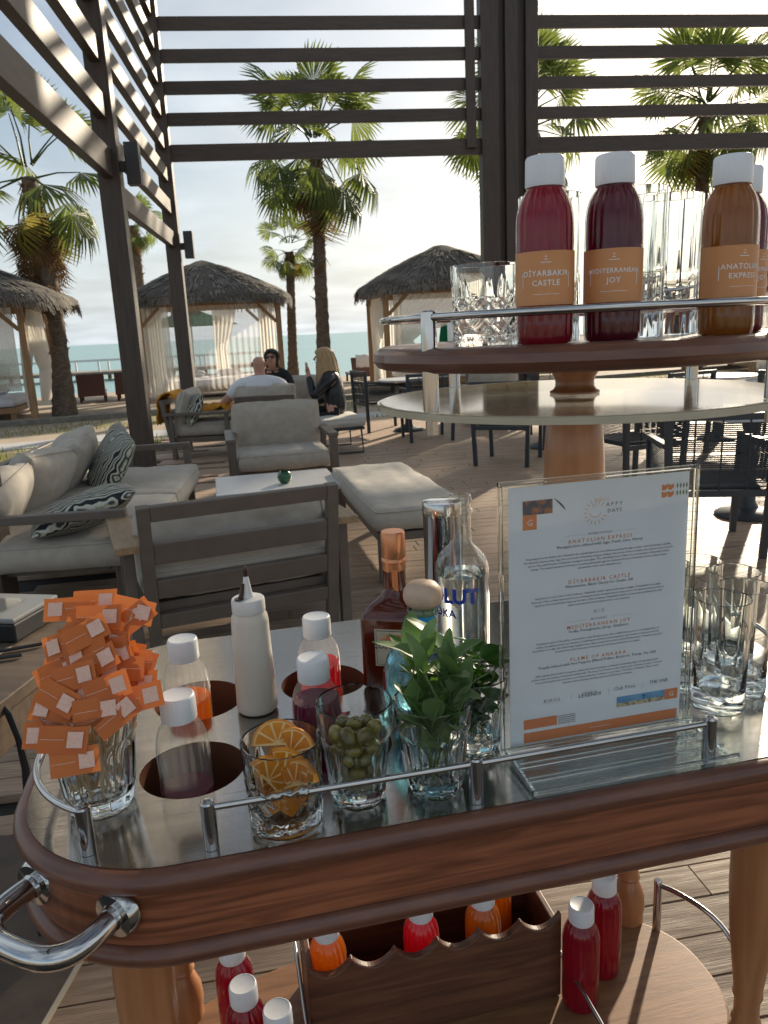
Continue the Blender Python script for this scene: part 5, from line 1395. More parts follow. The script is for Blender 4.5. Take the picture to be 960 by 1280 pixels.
def highball_mesh(r=0.0325, H=0.140, base=0.022, name='glass_body', flute=False):
    mb = MB(); nu = 72
    pr = [(0.0004, 0.003), (r*0.7, 0.0025), (r*0.92, 0.0), (r*0.965, 0.003), (r*0.955, base), (r*0.97, H*0.5), (r, H-0.0008), (r-0.0007, H), (r-0.0016, H-0.0006), (r*0.97-0.0020, H*0.5), (r*0.94-0.0022, base+0.008), (r*0.80, base+0.001), (r*0.4, base-0.002), (0.0004, base-0.0025)]
    rows = []
    for k, (q, z) in enumerate(pr):
        rows.append([((q*(1-(0.03*(0.5+0.5*cos(14*2*pi*j/nu)) if flute and 0.002 < z < H*0.9 and k < 8 else 0)))*cos(2*pi*j/nu), (q*(1-(0.03*(0.5+0.5*cos(14*2*pi*j/nu)) if flute and 0.002 < z < H*0.9 and k < 8 else 0)))*sin(2*pi*j/nu), z) for j in range(nu)])
    mb.grid(rows, closed_u=True)
    return mb.mesh(name, 'crystal', True, 35)
HB = highball_mesh(); HB2 = highball_mesh(0.036, 0.162, 0.03, flute=True)
for x, y, lb in ((0.4015, 0.868, 'clear highball glass nearest the front rail post, right of the menu'), (0.4455, 0.905, 'clear highball glass second from the front in the cluster right of the menu'), (0.459, 0.965, 'clear highball glass third in the cluster, cut by the frame edge'), (0.432, 1.018, 'clear highball glass at the rear of the cluster right of the menu'), (0.385, 1.012, 'clear highball glass half hidden behind the menu edge'), (0.372, 0.93, 'clear highball glass just behind the menu stand edge')):
    t = thing('highball_glass', lb, 'glass', (x, y, TOPZ+0.0005), rnd.uniform(0, 3), 'clear highball glasses'); inst('glass_body', HB, t)
for x, y, lb in ((0.298, 0.915, 'tall ribbed glass on the tray right behind the dark purple bottle'), (0.206, 0.93, 'tall ribbed glass on the tray seen between the red and dark bottles'), (0.362, 0.975, 'tall ribbed glass on the tray behind the amber bottle')):
    t = thing('highball_glass', lb, 'glass', (x, y, TRZ), rnd.uniform(0, 3), 'tall ribbed glasses on the tray'); inst('glass_body', HB2, t)
cut_glass('cut crystal tumbler on the tray beside the red bottle', 0.122, 0.872, TRZ, 0.0375, 0.086)
cut_glass('cut crystal tumbler holding dried orange slices', -0.112, 0.682, TOPZ+0.0005, 0.0395, 0.086, rz=0.3)
flute_glass('fluted tumbler filled with green olives', -0.040, 0.712, TOPZ+0.0005)
flute_glass('fluted tumbler holding sprigs of sage leaves', 0.040, 0.724, TOPZ+0.0005, 0.029, 0.0405, 0.100, rz=0.2)
flute_glass('fluted tumbler holding dark green basil behind the menu stand', 0.092, 0.800, TOPZ+0.0005, 0.028, 0.038, 0.090, rz=0.1)
flute_glass('large fluted tumbler crammed with orange paper sachets', -0.312, 0.722, TOPZ+0.0005, 0.034, 0.0465, 0.116, N=12)

# dried orange slices
def slice_things():
    fl = MB(); k = 8; nseg = 9
    for s_ in range(nseg):                                  # segments of flesh, with pith between
        a0, a1 = 2*pi*s_/nseg+0.05, 2*pi*(s_+1)/nseg-0.05
        poly = [(0.003*cos((a0+a1)/2), 0.003*sin((a0+a1)/2))]+[(0.0255*cos(a0+(a1-a0)*i/6), 0.0255*sin(a0+(a1-a0)*i/6)) for i in range(7)]
        fl.prism(poly, -0.0020, 0.0020+0.0004*(s_ % 2))
    f = fl.mesh('flesh', 'orange_flesh', False)
    p = MB().lathe([(0.0005, -0.0016), (0.0272, -0.0016), (0.0272, 0.0016), (0.0005, 0.0016)], 36).mesh('pith', 'pith')
    r_ = MB().lathe([(0.0270, -0.0022), (0.0296, -0.0018), (0.0296, 0.0018), (0.0270, 0.0022)], 36, closed=True).mesh('rind', 'orange_rind')
    return f, p, r_
FL, PI_, RI = slice_things()
def half_slice():
    fl = MB()
    for s_ in range(5):
        a0, a1 = pi*s_/5+0.06, pi*(s_+1)/5-0.06
        fl.prism([(0.003*cos((a0+a1)/2), 0.002+0.003*sin((a0+a1)/2))]+[(0.0255*cos(a0+(a1-a0)*i/6), 0.0255*sin(a0+(a1-a0)*i/6)) for i in range(7)], -0.0021, 0.0021+0.0005*(s_ % 2))
    hp = [(0.0272*cos(pi*i/20), 0.0272*sin(pi*i/20)) for i in range(21)]
    p = MB().prism(hp, -0.0016, 0.0016)
    r_ = MB().prism([(0.0297*cos(pi*i/20), 0.0297*sin(pi*i/20)) for i in range(21)]+list(reversed(hp)), -0.0022, 0.0022)
    return fl.mesh('flesh', 'orange_flesh', False), p.mesh('pith', 'pith'), r_.mesh('rind', 'orange_rind')
HF = half_slice()
for k, (x, y, z, rx, ry, rz_, hf) in enumerate(((-0.128, 0.672, 0.996, 74, 58, 14, 1), (-0.113, 0.680, 1.000, 70, 70, -18, 1), (-0.098, 0.668, 0.992, 66, -22, -22, 1), (-0.118, 0.698, 1.020, 50, 6, 10, 1), (-0.104, 0.694, 1.012, 62, -20, -10, 1), (-0.110, 0.684, 0.972, 24, 12, 0, 0), (-0.122, 0.690, 0.984, 78, 25, 30, 0), (-0.100, 0.690, 0.980, 60, -40, 50, 1))):
    t = thing('orange_slice', ('halved dried orange slice in the cut crystal tumbler' if k != 3 else 'halved dried orange slice standing highest in the cut crystal tumbler') if hf else ('round dried orange slice lying flattest at the bottom of the cut tumbler' if k == 5 else 'round dried orange slice standing low inside the cut tumbler'), 'orange slice', (x, y, z), 0, 'dried orange slices in the tumbler')
    t.rotation_euler = (R(rx), R(ry), R(rz_)); t.scale = (0.88, 0.88, 1.0)
    f_, p_, r_ = HF if hf else (FL, PI_, RI)
    inst('flesh', f_, t); inst('pith', p_, t); inst('rind', r_, t)
# olives
ov = MB().lathe([(0.0004, -0.0105), (0.0042, -0.0098), (0.0074, -0.0068), (0.0086, 0), (0.0074, 0.0068), (0.0042, 0.0098), (0.0004, 0.0102)], 16).mesh('skin', 'olive_skin')
pit = MB().lathe([(0.0022, 0.0094), (0.0022, 0.0108), (0.0003, 0.0109)], 10).mesh('pit_hole', 'olive_pit')
g = random.Random(5); ol = []
for lay in range(5):
    z = 0.973+lay*0.0135; rr_ = 0.0135+0.0016*lay
    for k in range(6):
        a = 2*pi*k/6+lay*0.55+g.uniform(-0.15, 0.15); ol.append((rr_*cos(a), rr_*sin(a), z+g.uniform(-0.002, 0.002)))
    ol.append((g.uniform(-0.002, 0.002), g.uniform(-0.002, 0.002), z+0.004))
for (x, y, z) in ol:
    t = thing('olive', 'green olive in the fluted tumbler', 'olive', (-0.040+x, 0.712+y, z), 0, 'green olives in the tumbler'); t.rotation_euler = (g.uniform(0, 6), g.uniform(0, 6), 0); s_ = g.uniform(0.84, 1.0); t.scale = (s_, s_*g.uniform(0.88, 1.0), s_)
    inst('skin', ov, t); inst('pit_hole', pit, t)
# sprigs
def leaf_mesh(name, mat, L, wd, curl=0.25, fold=0.25, seed=0, tipp=1.6):
    mb = MB(); rows = []; n = 9
    for i in range(n+1):
        f = i/n; hw = wd/2*(max(0, sin(pi*min(1, f*0.97+0.03)**0.82)))**0.62*(1 if f < 0.98 else 0.3)
        if f == 0: hw = wd*0.05
        z = -curl*L*f**2; rw = []
        for v in (-1, -0.5, 0, 0.5, 1):
            rw.append((L*f*(1-0.15*curl*f), hw*v, z+abs(v)*hw*fold+0.03*wd*sin(f*14+v*3+seed)*abs(v)))
        rows.append(rw)
    mb.grid(rows); return mb.mesh(name, mat, True, 180)
ML = [leaf_mesh('leaf', 'mint_leaf', 0.056, 0.026, 0.20, 0.22, 1), leaf_mesh('leaf', 'mint_leaf', 0.046, 0.022, 0.35, 0.30, 2), leaf_mesh('leaf', 'mint_leaf', 0.062, 0.030, 0.55, 0.18, 3)]
BL = [leaf_mesh('leaf', 'basil_leaf', 0.034, 0.024, 0.4, 0.3, 4), leaf_mesh('leaf', 'basil_leaf', 0.026, 0.018, 0.3, 0.35, 5)]
def sprig(label, grp, base, tip, meshes, n, seed, smat='herb_stem', el=(15, 70), nm='herb_sprig', start=0.45, bow=0.01):
    g = random.Random(seed); base, tip = Vector(base), Vector(tip)
    t = thing(nm, label, 'herb', base, 0, grp)
    d = tip-base; side = Vector((d.y, -d.x, 0)); side = side.normalized() if side.length > 1e-6 else Vector((1, 0, 0))
    pts = [d*(i/8)+side*bow*sin(pi*i/8) for i in range(9)]
    MB().tube(pts, [0.0018*(1-0.5*i/8) for i in range(9)], 7).obj('stem', smat, t)
    for i in range(n):
        f = start+(1-start)*i/max(1, n-1); p = d*f+side*bow*sin(pi*f); az = seed+i*2.4+g.uniform(-0.3, 0.3); e_ = R(g.uniform(*el))+(0.5 if i == n-1 else 0)
        inst('leaf', g.choice(meshes), t, p, (g.uniform(-0.5, 0.5), -e_, az), g.uniform(0.75, 1.08)*(0.6+0.4*f))
SG = 'sage sprigs in the fluted tumbler'
mc = Vector((0.040, 0.724, 0.965))
for k, (tx, ty, tz, n) in enumerate(((0.036, 0.720, 1.104, 7), (0.028, 0.700, 1.085, 7), (0.064, 0.712, 1.085, 6), (0.022, 0.746, 1.088, 6), (0.056, 0.746, 1.088, 6), (0.044, 0.694, 1.055, 6), (0.074, 0.712, 1.06, 6), (0.056, 0.712, 1.085, 7))):
    sprig('tallest sage sprig rising from the middle of the fluted tumbler' if k == 0 else 'sage sprig with broad green leaves in the fluted tumbler', SG, mc+Vector((0.008*cos(k*2.2), 0.008*sin(k*2.2), 0)), (tx, ty, tz), ML, n+1, k+3, el=(38, 88), bow=0.008)
for k, (tx, ty, tz) in enumerate(((0.100, 0.795, 1.060), (0.078, 0.790, 1.045), (0.118, 0.806, 1.045), (0.092, 0.818, 1.066), (0.104, 0.778, 1.02), (0.074, 0.806, 1.02))):
    sprig('dark basil sprig in the tumbler behind the menu stand', 'basil sprigs behind the menu stand', (0.092+0.006*cos(k*1.3), 0.800+0.006*sin(k*1.3), 0.965), (tx, ty, tz), BL, 11, k+20, el=(-10, 60), start=0.3)
# orange sachets on sticks
PAP = MB()
rows = []
for i in range(7):
    rows.append([(-0.023+0.046*i/6, -0.0128+0.0256*j/3, 0.0007*sin(i*1.1)+0.0004*sin(j*2.0)) for j in range(4)])
PAP.grid(rows); PAPER = PAP.mesh('wrapper', 'sachet_orange', True, 180)
m = MB(); m.add([(0.004, -0.0075, 0.0014), (0.0185, -0.0075, 0.0014), (0.0185, 0.0075, 0.0014), (0.004, 0.0075, 0.0014)], [(0, 1, 2, 3)])
m.add([(-0.021, -0.0003, 0.0014), (0.001, -0.0003, 0.0014), (0.001, 0.0002, 0.0014), (-0.021, 0.0002, 0.0014)], [(0, 1, 2, 3)])
PATCH = m.mesh('printed_patch', 'sachet_patch', False)
jb = Vector((-0.312, 0.722, 0.966)); g = random.Random(12)
SACH = [(-0.318, 0.79, 1.150, 3, 0), (-0.268, 0.775, 1.143, -15, 0), (-0.346, 0.775, 1.148, 4, 180), (-0.304, 0.762, 1.142, 2, 0), (-0.268, 0.772, 1.135, 38, 0), (-0.340, 0.742, 1.122, 16, 180), (-0.318, 0.735, 1.110, -62, 0), (-0.296, 0.722, 1.108, 27, 0), (-0.278, 0.700, 1.090, 17, 0), (-0.246, 0.704, 1.076, 14, 0), (-0.340, 0.698, 1.070, -12, 180), (-0.344, 0.682, 1.052, -2, 180), (-0.318, 0.668, 1.054, -3, 0), (-0.306, 0.662, 1.034, 6, 0), (-0.268, 0.690, 1.066, 40, 0), (-0.342, 0.732, 1.096, 20, 0), (-0.334, 0.700, 1.082, -28, 0), (-0.288, 0.690, 1.072, 8, 0)]
for k in range(22):
    a = g.uniform(0, 6.28); q = g.uniform(0.005, 0.046)
    SACH.append((-0.306+q*cos(a)*1.05, 0.735+q*sin(a)*0.9, 1.146-0.9*q+0.25*q*sin(a)+g.uniform(-0.03, 0.0), g.uniform(-22, 30), 180*(k % 3 == 0)))
for k, (x, y, z, rl, fl_) in enumerate(SACH):
    x = -0.308+(x+0.308)*0.90
    lab = {9: 'orange sachet sticking out farthest to the right of the bundle in the fluted tumbler', 11: 'orange sachet hanging farthest left over the tumbler rim', 13: 'lowest orange sachet, hanging in front of the tumbler glass', 2: 'orange sachet at the upper left corner of the bundle', 1: 'orange sachet at the upper right corner of the bundle', 0: 'topmost orange sachet at the back of the bundle'}.get(k, 'orange paper sachet on a thin wooden stick, crowded among the others in the fluted tumbler')
    p = Vector((x, y, z)); t = thing('sachet', lab, 'sachet', p, 0, 'orange sachets in the tumbler')
    out_ = (p-Vector((-0.306, 0.76, 1.05)))
    nrm = Vector((out_.x*2.2+g.uniform(-0.25, 0.25), -0.9+out_.y*0.8, 0.42+g.uniform(-0.2, 0.25))).normalized()
    q = nrm.to_track_quat('Z', 'Y')
    Mr = q.to_matrix().to_4x4()
    xax = Vector((1, 0, 0)); xa = (xax-nrm*xax.dot(nrm)).normalized(); ya = nrm.cross(xa)
    Mr = Matrix((xa, ya, nrm)).transposed().to_4x4() @ Matrix.Rotation(R(rl+fl_), 4, 'Z')
    t.rotation_euler = Mr.to_euler()
    inst('wrapper', PAPER, t); inst('printed_patch', PATCH, t)
    bp = jb+Vector((g.uniform(-0.022, 0.022), g.uniform(-0.022, 0.022), g.uniform(0, 0.01)))
    Mi = (Matrix.Translation(p) @ Mr).inverted()
    st = MB().tube([Mi @ bp, Mi @ (p-nrm*0.0012)], 0.0015, 5).obj('stick', 'stick_wood', t)

# ------------------------------------------------------------------ bottles of spirits, sauce and shaker
t = thing('squeeze_bottle', 'cream sauce squeeze bottle with a stained nozzle, between the wells', 'squeeze bottle', (-0.176, 0.915, TOPZ+0.0005), R(10))
MB().lathe([(0.0005, 0.001), (0.024, 0.001), (0.0262, 0.004), (0.0262, 0.012), (0.0250, 0.06), (0.0240, 0.100), (0.0236, 0.122), (0.0225, 0.129), (0.0195, 0.133), (0.0190, 0.136)], 48).obj('bottle_body', 'sauce_plastic', t)
MB().lathe([(0.0205, 0.1345), (0.0210, 0.1355), (0.0206, 0.150), (0.0195, 0.152), (0.0085, 0.1535), (0.0060, 0.160), (0.0030, 0.180), (0.0022, 0.1815), (0.0005, 0.1815)], 72, fn=lambda a, r_, z: r_*(1+(0.012*cos(40*a) if r_ > 0.0195 and 0.136 < z < 0.1508 else 0))).obj('nozzle_cap', 'sauce_cap', t)
m = MB(); m.lathe([(0.0034, 0.172), (0.0030, 0.181), (0.0026, 0.187), (0.0030, 0.190), (0.0014, 0.193)], 12)
m.tube([(-0.0045, -0.0035, 0.172), (-0.0068, -0.0055, 0.160), (-0.0088, -0.007, 0.1545)], [0.0022, 0.0028, 0.0032], 8)
m.lathe([(0.0062, 0.1535), (0.0055, 0.155), (0.0005, 0.1554)], 14, (-0.0105, -0.0080, -0.0002)); m.obj('sauce_drip', 'sauce_stain', t)
def rsq(hw, r_, k=6):
    out = []
    for cx_, cy_, a0 in ((hw-r_, hw-r_, 0), (-hw+r_, hw-r_, 90), (-hw+r_, -hw+r_, 180), (hw-r_, -hw+r_, 270)):
        for i in range(k+1): out.append((cx_+r_*cos(R(a0+90*i/k)), cy_+r_*sin(R(a0+90*i/k))))
    return out
t = thing('liqueur_bottle', 'square amber liqueur bottle with a copper cap behind the olives', 'liqueur bottle', (0.010, 0.985, TOPZ+0.0005), R(-14))
rows = []
for hw, rr_, z in ((0.036, 0.008, 0.0), (0.0400, 0.008, 0.004), (0.0410, 0.007, 0.010), (0.0410, 0.007, 0.098), (0.0395, 0.009, 0.105), (0.032, 0.012, 0.114), (0.022, 0.014, 0.121), (0.0165, 0.0145, 0.130), (0.0155, 0.0150, 0.134), (0.0148, 0.0147, 0.160), (0.0145, 0.0144, 0.178)):
    rows.append([(x, y, z) for x, y in rsq(hw, min(rr_, hw-0.0001), 5)])
m = MB(); m.grid(rows, closed_u=True); m.obj('bottle_body', 'amber_glass', t, True, 35)
MB().lathe([(0.0156, 0.158), (0.0160, 0.160), (0.0158, 0.169), (0.0168, 0.170), (0.0168, 0.174), (0.0156, 0.1755), (0.0162, 0.177), (0.0162, 0.209), (0.0150, 0.211), (0.0005, 0.211)], 40).obj('cap', 'copper_foil', t)
m = MB(); m.box((0.004, -0.0413, 0.062), (0.050, 0.0006, 0.052)); lb = m.obj('paper_label', 'cream_label', t, False)
m = MB(); m.box((0.004, -0.0417, 0.062), (0.046, 0.0004, 0.048)); 
m.obj('label_border', 'dark_ink', lb, False)
m = MB(); m.box((0.004, -0.0420, 0.062), (0.0445, 0.0004, 0.0465)); m.obj('label_face', 'cream_label', lb, False)
vs, fs = text_geo('COINTREAU', 0.0095, bold=0.015)
Mx = Matrix.Translation((0.004, -0.0424, 0.064)) @ Matrix.Rotation(R(90), 4, 'X')
m = MB(); m.add(vs, fs, Mx); m.obj('lettering', 'dark_ink', lb, False)
m = MB(); m.box((0.006, -0.0423, 0.078), (0.022, 0.0003, 0.006)); m.box((0.002, -0.0423, 0.074), (0.030, 0.0003, 0.002)); m.obj('emblem', 'orange_ink', lb, False)
Mx = Matrix.Translation((-0.0414, 0.0, 0.052)) @ Matrix.Rotation(R(-90), 4, 'Z') @ Matrix.Rotation(R(90), 4, 'X') @ Matrix.Rotation(R(90), 4, 'Z')
vs, fs = text_geo('COINTREAU', 0.0125, bold=0.008)
m = MB(); m.add(vs, fs, Mx); m.obj('side_lettering', 'amber_glass', t, False)
m = MB(); m.box((0.004, -0.0152, 0.147), (0.008, 0.001, 0.030), rot=Euler((R(2), 0, 0))); m.obj('seal_strip', 'orange_ink', t, False)

t = thing('spirit_bottle', 'round pale blue glass bottle with a wooden ball stopper and blue neck band', 'spirit bottle', (0.041, 0.862, TOPZ+0.0005), R(8))
def shell_lathe(prof, th, seg=64):
    inn = [(max(0.0004, r_-th), z+(th if i < 3 else 0)) for i, (r_, z) in enumerate(prof)]
    return prof, inn
PR = [(0.0004, 0.003), (0.030, 0.002), (0.037, 0.0), (0.044, 0.008), (0.0505, 0.028), (0.0532, 0.048), (0.0520, 0.066), (0.0455, 0.086), (0.034, 0.100), (0.022, 0.108), (0.0160, 0.113), (0.0148, 0.118), (0.0148, 0.140), (0.0185, 0.142), (0.0195, 0.145), (0.0185, 0.148), (0.0135, 0.149)]
m = MB(); m.lathe(PR, 64); m.obj('bottle_body', 'pale_blue_wall', t)
m = MB(); m.lathe([(max(0.0004, r_-0.003), z+0.004) for r_, z in PR[:12]], 64); m.obj('spirit', 'blue_glass', t)
m = MB(); wrap(m, ([(x, y, 0) for y in (-0.0115, 0.0115) for x in [0.0152*R(-170+340*i/40) for i in range(41)]], [(i, i+1, i+42, i+41) for i in range(40)]), 0.0152, 0.1285); nb = m.obj('neck_band', 'blue_paper', t)
def scribble(n=60, w_=0.026, h_=0.006, th=0.0006):
    mb = MB(); pts = [(-w_/2+w_*i/n, h_*0.5*sin(i*0.9)*(0.6+0.4*sin(i*0.31))+0.0012*sin(i*0.2)) for i in range(n+1)]
    vs = []; fs = []
    for x, y in pts: vs += [(x, y-th/2, 0), (x+th*0.3, y+th/2, 0)]
    for i in range(n): fs.append((2*i, 2*i+2, 2*i+3, 2*i+1))
    return vs, fs
m = MB(); wrap(m, scribble(), 0.0155, 0.131); wrap(m, scribble(40, 0.02, 0.003), 0.0155, 0.1225, 0.2); m.obj('signature', 'blue_ink', nb, False)
MB().lathe([(0.0138, 0.119), (0.0138, 0.1495)], 24).obj('cork', 'cork', t)
MB().lathe([(0.0150, 0.1496), (0.0205, 0.153), (0.0230, 0.159), (0.0236, 0.164), (0.0222, 0.171), (0.0165, 0.1775), (0.008, 0.1805), (0.0004, 0.181)], 40).obj('stopper', 'cork_wood', t)

t = thing('vodka_bottle', 'open clear vodka bottle with blue lettering beside the steel shaker', 'spirit bottle', (0.1015, 0.995, TOPZ+0.0005), R(-62))
PR = [(0.0004, 0.004), (0.026, 0.003), (0.033, 0.0), (0.0365, 0.005), (0.0368, 0.10), (0.0368, 0.146), (0.0358, 0.158), (0.0315, 0.170), (0.0235, 0.180), (0.0165, 0.186), (0.0142, 0.193), (0.0136, 0.210), (0.0136, 0.228), (0.0160, 0.230), (0.0162, 0.234), (0.0140, 0.236), (0.0138, 0.243), (0.0152, 0.245), (0.0152, 0.251), (0.0138, 0.2535), (0.0115, 0.2530), (0.0112, 0.22), (0.0115, 0.195), (0.022, 0.1775), (0.0335, 0.160), (0.0343, 0.146), (0.0343, 0.012), (0.025, 0.008), (0.0004, 0.009)]
m = MB(); m.lathe(PR, 64); m.obj('bottle_body', 'clear_wall', t)
m = MB(); m.lathe([(0.0004, 0.0095), (0.025, 0.0085), (0.0340, 0.0125), (0.0340, 0.1455), (0.0004, 0.1455)], 64); m.obj('spirit', 'acrylic_solid', t)
m = MB(); wrap(m, text_geo('ABSOLUT', 0.027, bold=0.05), 0.0371, 0.122); wrap(m, text_geo('VODKA', 0.0155, bold=0.03), 0.0371, 0.098); m.obj('lettering', 'blue_ink', t, False)
t = thing('shaker', 'polished steel cocktail shaker behind the vodka bottle', 'shaker', (0.084, 1.085, TOPZ+0.0005))
MB().lathe([(0.0005, 0.0), (0.027, 0.0), (0.0275, 0.002), (0.0278, 0.205), (0.0283, 0.206), (0.0283, 0.210)], 48).obj('cup', 'chrome', t)
MB().lathe([(0.0288, 0.2105), (0.0288, 0.222), (0.0275, 0.226), (0.020, 0.2275), (0.0005, 0.2275)], 48).obj('lid', 'chrome', t)

# ------------------------------------------------------------------ menu in its acrylic stand
ms = thing('menu_stand', 'clear acrylic stand holding the white printed cocktail menu', 'menu stand', (0.233, 0.802, TOPZ+0.0005), R(12.6))
SW, SHH = 0.226, 0.304
MB().box((0, -0.0022, SHH/2+0.003), (SW, 0.0018, SHH)).obj('front_sheet', 'acrylic_sheet', ms, False)
MB().box((0, 0.0024, SHH/2+0.003), (SW, 0.0018, SHH)).obj('back_sheet', 'acrylic_sheet', ms, False)
for s in (-1, 1): MB().box((s*(SW/2+0.0022), 0, SHH/2+0.003), (0.0040, 0.0062, SHH)).obj('side_edge', 'acrylic_solid', ms, False, bevel=0.0006)
MB().box((0, 0, SHH+0.0052), (SW+0.0085, 0.0062, 0.0040)).obj('top_edge', 'acrylic_solid', ms, False, bevel=0.0006)
MB().box((0, -0.048, 0.0016), (SW+0.02, 0.092, 0.0030)).obj('base_plate', 'acrylic_sheet', ms, False, bevel=0.0006)
Mx = Matrix.Rotation(R(90), 4, 'Z') @ Matrix.Rotation(R(90), 4, 'X')
MB().prism([(-0.005, 0.0110), (-0.005, 0.0085), (-0.088, 0.0040), (-0.0905, 0.0065)], -SW/2-0.006, SW/2+0.006, Mx).obj('sloped_plate', 'acrylic_sheet', ms, False)
MB().tube([(-SW/2-0.006, -0.0895, 0.0075), (SW/2+0.006, -0.0895, 0.0075)], 0.0028, 12).obj('front_lip', 'acrylic_solid', ms)
MB().tube([(-SW/2-0.006, -0.0075, 0.0085), (SW/2+0.006, -0.0075, 0.0085)], 0.0022, 12).obj('rear_lip', 'acrylic_solid', ms)
MB().box((0, -0.046, 0.0115), (SW+0.004, 0.0032, 0.0060)).obj('card_ridge', 'acrylic_solid', ms, False, bevel=0.0008)
MB().box((0, -0.070, 0.0095), (SW+0.004, 0.0025, 0.005)).obj('card_ridge', 'acrylic_solid', ms, False, bevel=0.0006)
for s in (-1, 1): MB().prism([(-0.005, 0.0082), (-0.006, 0.0036), (-0.085, 0.0034)], s*SW/2-0.0015, s*SW/2+0.0015, Mx).obj('end_plate', 'acrylic_solid', ms, False)
PWD, PHT = 0.212, 0.298
paper = MB().box((0, 0, SHH/2+0.0035), (PWD, 0.0004, PHT)).obj('paper', 'paper', ms, False)
PT = SHH/2+0.0035+PHT/2
def pp(u, v): return (-PWD/2+u*PWD, PT-v*PHT)       # u from the left, v down, both 0..1
INK = {}
def ink(nm, mat):
    if nm not in INK: INK[nm] = (MB(), mat)
    return INK[nm][0]
def ptext(nm, mat, s_, u, v, size, align='CENTER', bold=0.0, spacing=1.0, y=-0.0004):
    vs, fs = text_geo(s_, size, align, bold, spacing, 1); x, z = pp(u, v)
    ink(nm, mat).add([(a+x, y, b+z) for a, b, _ in vs], fs)
def prect(nm, mat, u0, v0, u1, v1, y=-0.00035):
    (a, b), (c, d) = pp(u0, v0), pp(u1, v1)
    ink(nm, mat).add([(a, y, d), (c, y, d), (c, y, b), (a, y, b)], [(0, 1, 2, 3)])
def ppoly(nm, mat, pts, y=-0.00042):
    ink(nm, mat).add([(pp(u, v)[0], y, pp(u, v)[1]) for u, v in pts], [tuple(range(len(pts)))])
# heading
ptext('heading', 'pale_orange_ink', 'RIXOS', 0.505, 0.074, 0.0058, spacing=1.05)
ptext('heading_dark', 'grey_ink', 'A P P Y', 0.575, 0.094, 0.0062, bold=0.006); ptext('heading', 'pale_orange_ink', 'H', 0.462, 0.094, 0.0062)
ptext('heading_dark', 'grey_ink', 'DAYS', 0.577, 0.118, 0.0062, bold=0.008, spacing=1.2)
for k in range(16):
    a = 2*pi*k/16
    if -0.2 < a < 0.7 or a > 6.1: continue
    cx_, cz_ = 0.470, 0.118
    for q0, q1 in ((0.046, 0.066),):
        c, s_ = cos(a), sin(a); wv = 0.0022
        ppoly('sun_emblem', 'pale_orange_ink', [(cx_+q0*c-s_*wv, cz_-(q0*s_+c*wv)*0.71), (cx_+q1*c-s_*wv, cz_-(q1*s_+c*wv)*0.71), (cx_+q1*c+s_*wv, cz_-(q1*s_-c*wv)*0.71), (cx_+q0*c+s_*wv, cz_-(q0*s_-c*wv)*0.71)])
for k in range(14):
    a, b = R(200+140*k/14), R(200+140*(k+1)/14); q = 0.036; q2 = 0.032
    ppoly('sun_emblem', 'pale_orange_ink', [(0.47+q*cos(a), 0.112-q*sin(a)*0.71), (0.47+q*cos(b), 0.112-q*sin(b)*0.71), (0.47+q2*cos(b), 0.112-q2*sin(b)*0.71), (0.47+q2*cos(a), 0.112-q2*sin(a)*0.71)])
# pictures in the corners
prect('dusk_picture', 'dusk_print', 0.075, 0.052, 0.235, 0.104)
prect('orange_blocks', 'orange_ink', 0.075, 0.1045, 0.150, 0.158)
ptext('block_mark', 'white_ink', 'G', 0.112, 0.133, 0.010, y=-0.0006)
for k in range(7):
    a0 = R(150-24*k); a1 = R(150-24*k-13)
    ppoly('fan_mark', 'dark_ink', [(0.243, 0.102-0.05+0.05*(k > 9)), (0.245+0.062*abs(cos(a0*0.5+0.2)), 0.052+0.007*k), (0.245+0.062*abs(cos(a0*0.5+0.2)), 0.052+0.007*k+0.004)])
for i in range(2):
    for j in range(2):
        u, v = 0.842+j*0.036, 0.040+i*0.027
        ppoly('tile_mark', 'orange_ink', [(u, v), (u+0.017, v+0.005), (u+0.034, v), (u+0.034, v+0.015), (u+0.017, v+0.024), (u, v+0.022)])
    for j in range(4):
        u, v = 0.926+j*0.018, 0.038+i*0.027
        ppoly('leaf_mark', 'green_ink', [(u, v+0.012), (u+0.006, v), (u+0.012, v+0.012), (u+0.006, v+0.024)])
def line(v, u0, u1): prect('rules', 'faint_ink', u0, v, u1, v+0.0008)
line(0.196, 0.30, 0.42); line(0.196, 0.58, 0.70); line(0.526, 0.30, 0.43); line(0.526, 0.57, 0.70)
ptext('small_heading', 'grey_ink', 'NONALCOHOLIC', 0.50, 0.196, 0.0036)
ptext('small_heading', 'grey_ink', 'ALCOHOLIC', 0.50, 0.526, 0.0036)
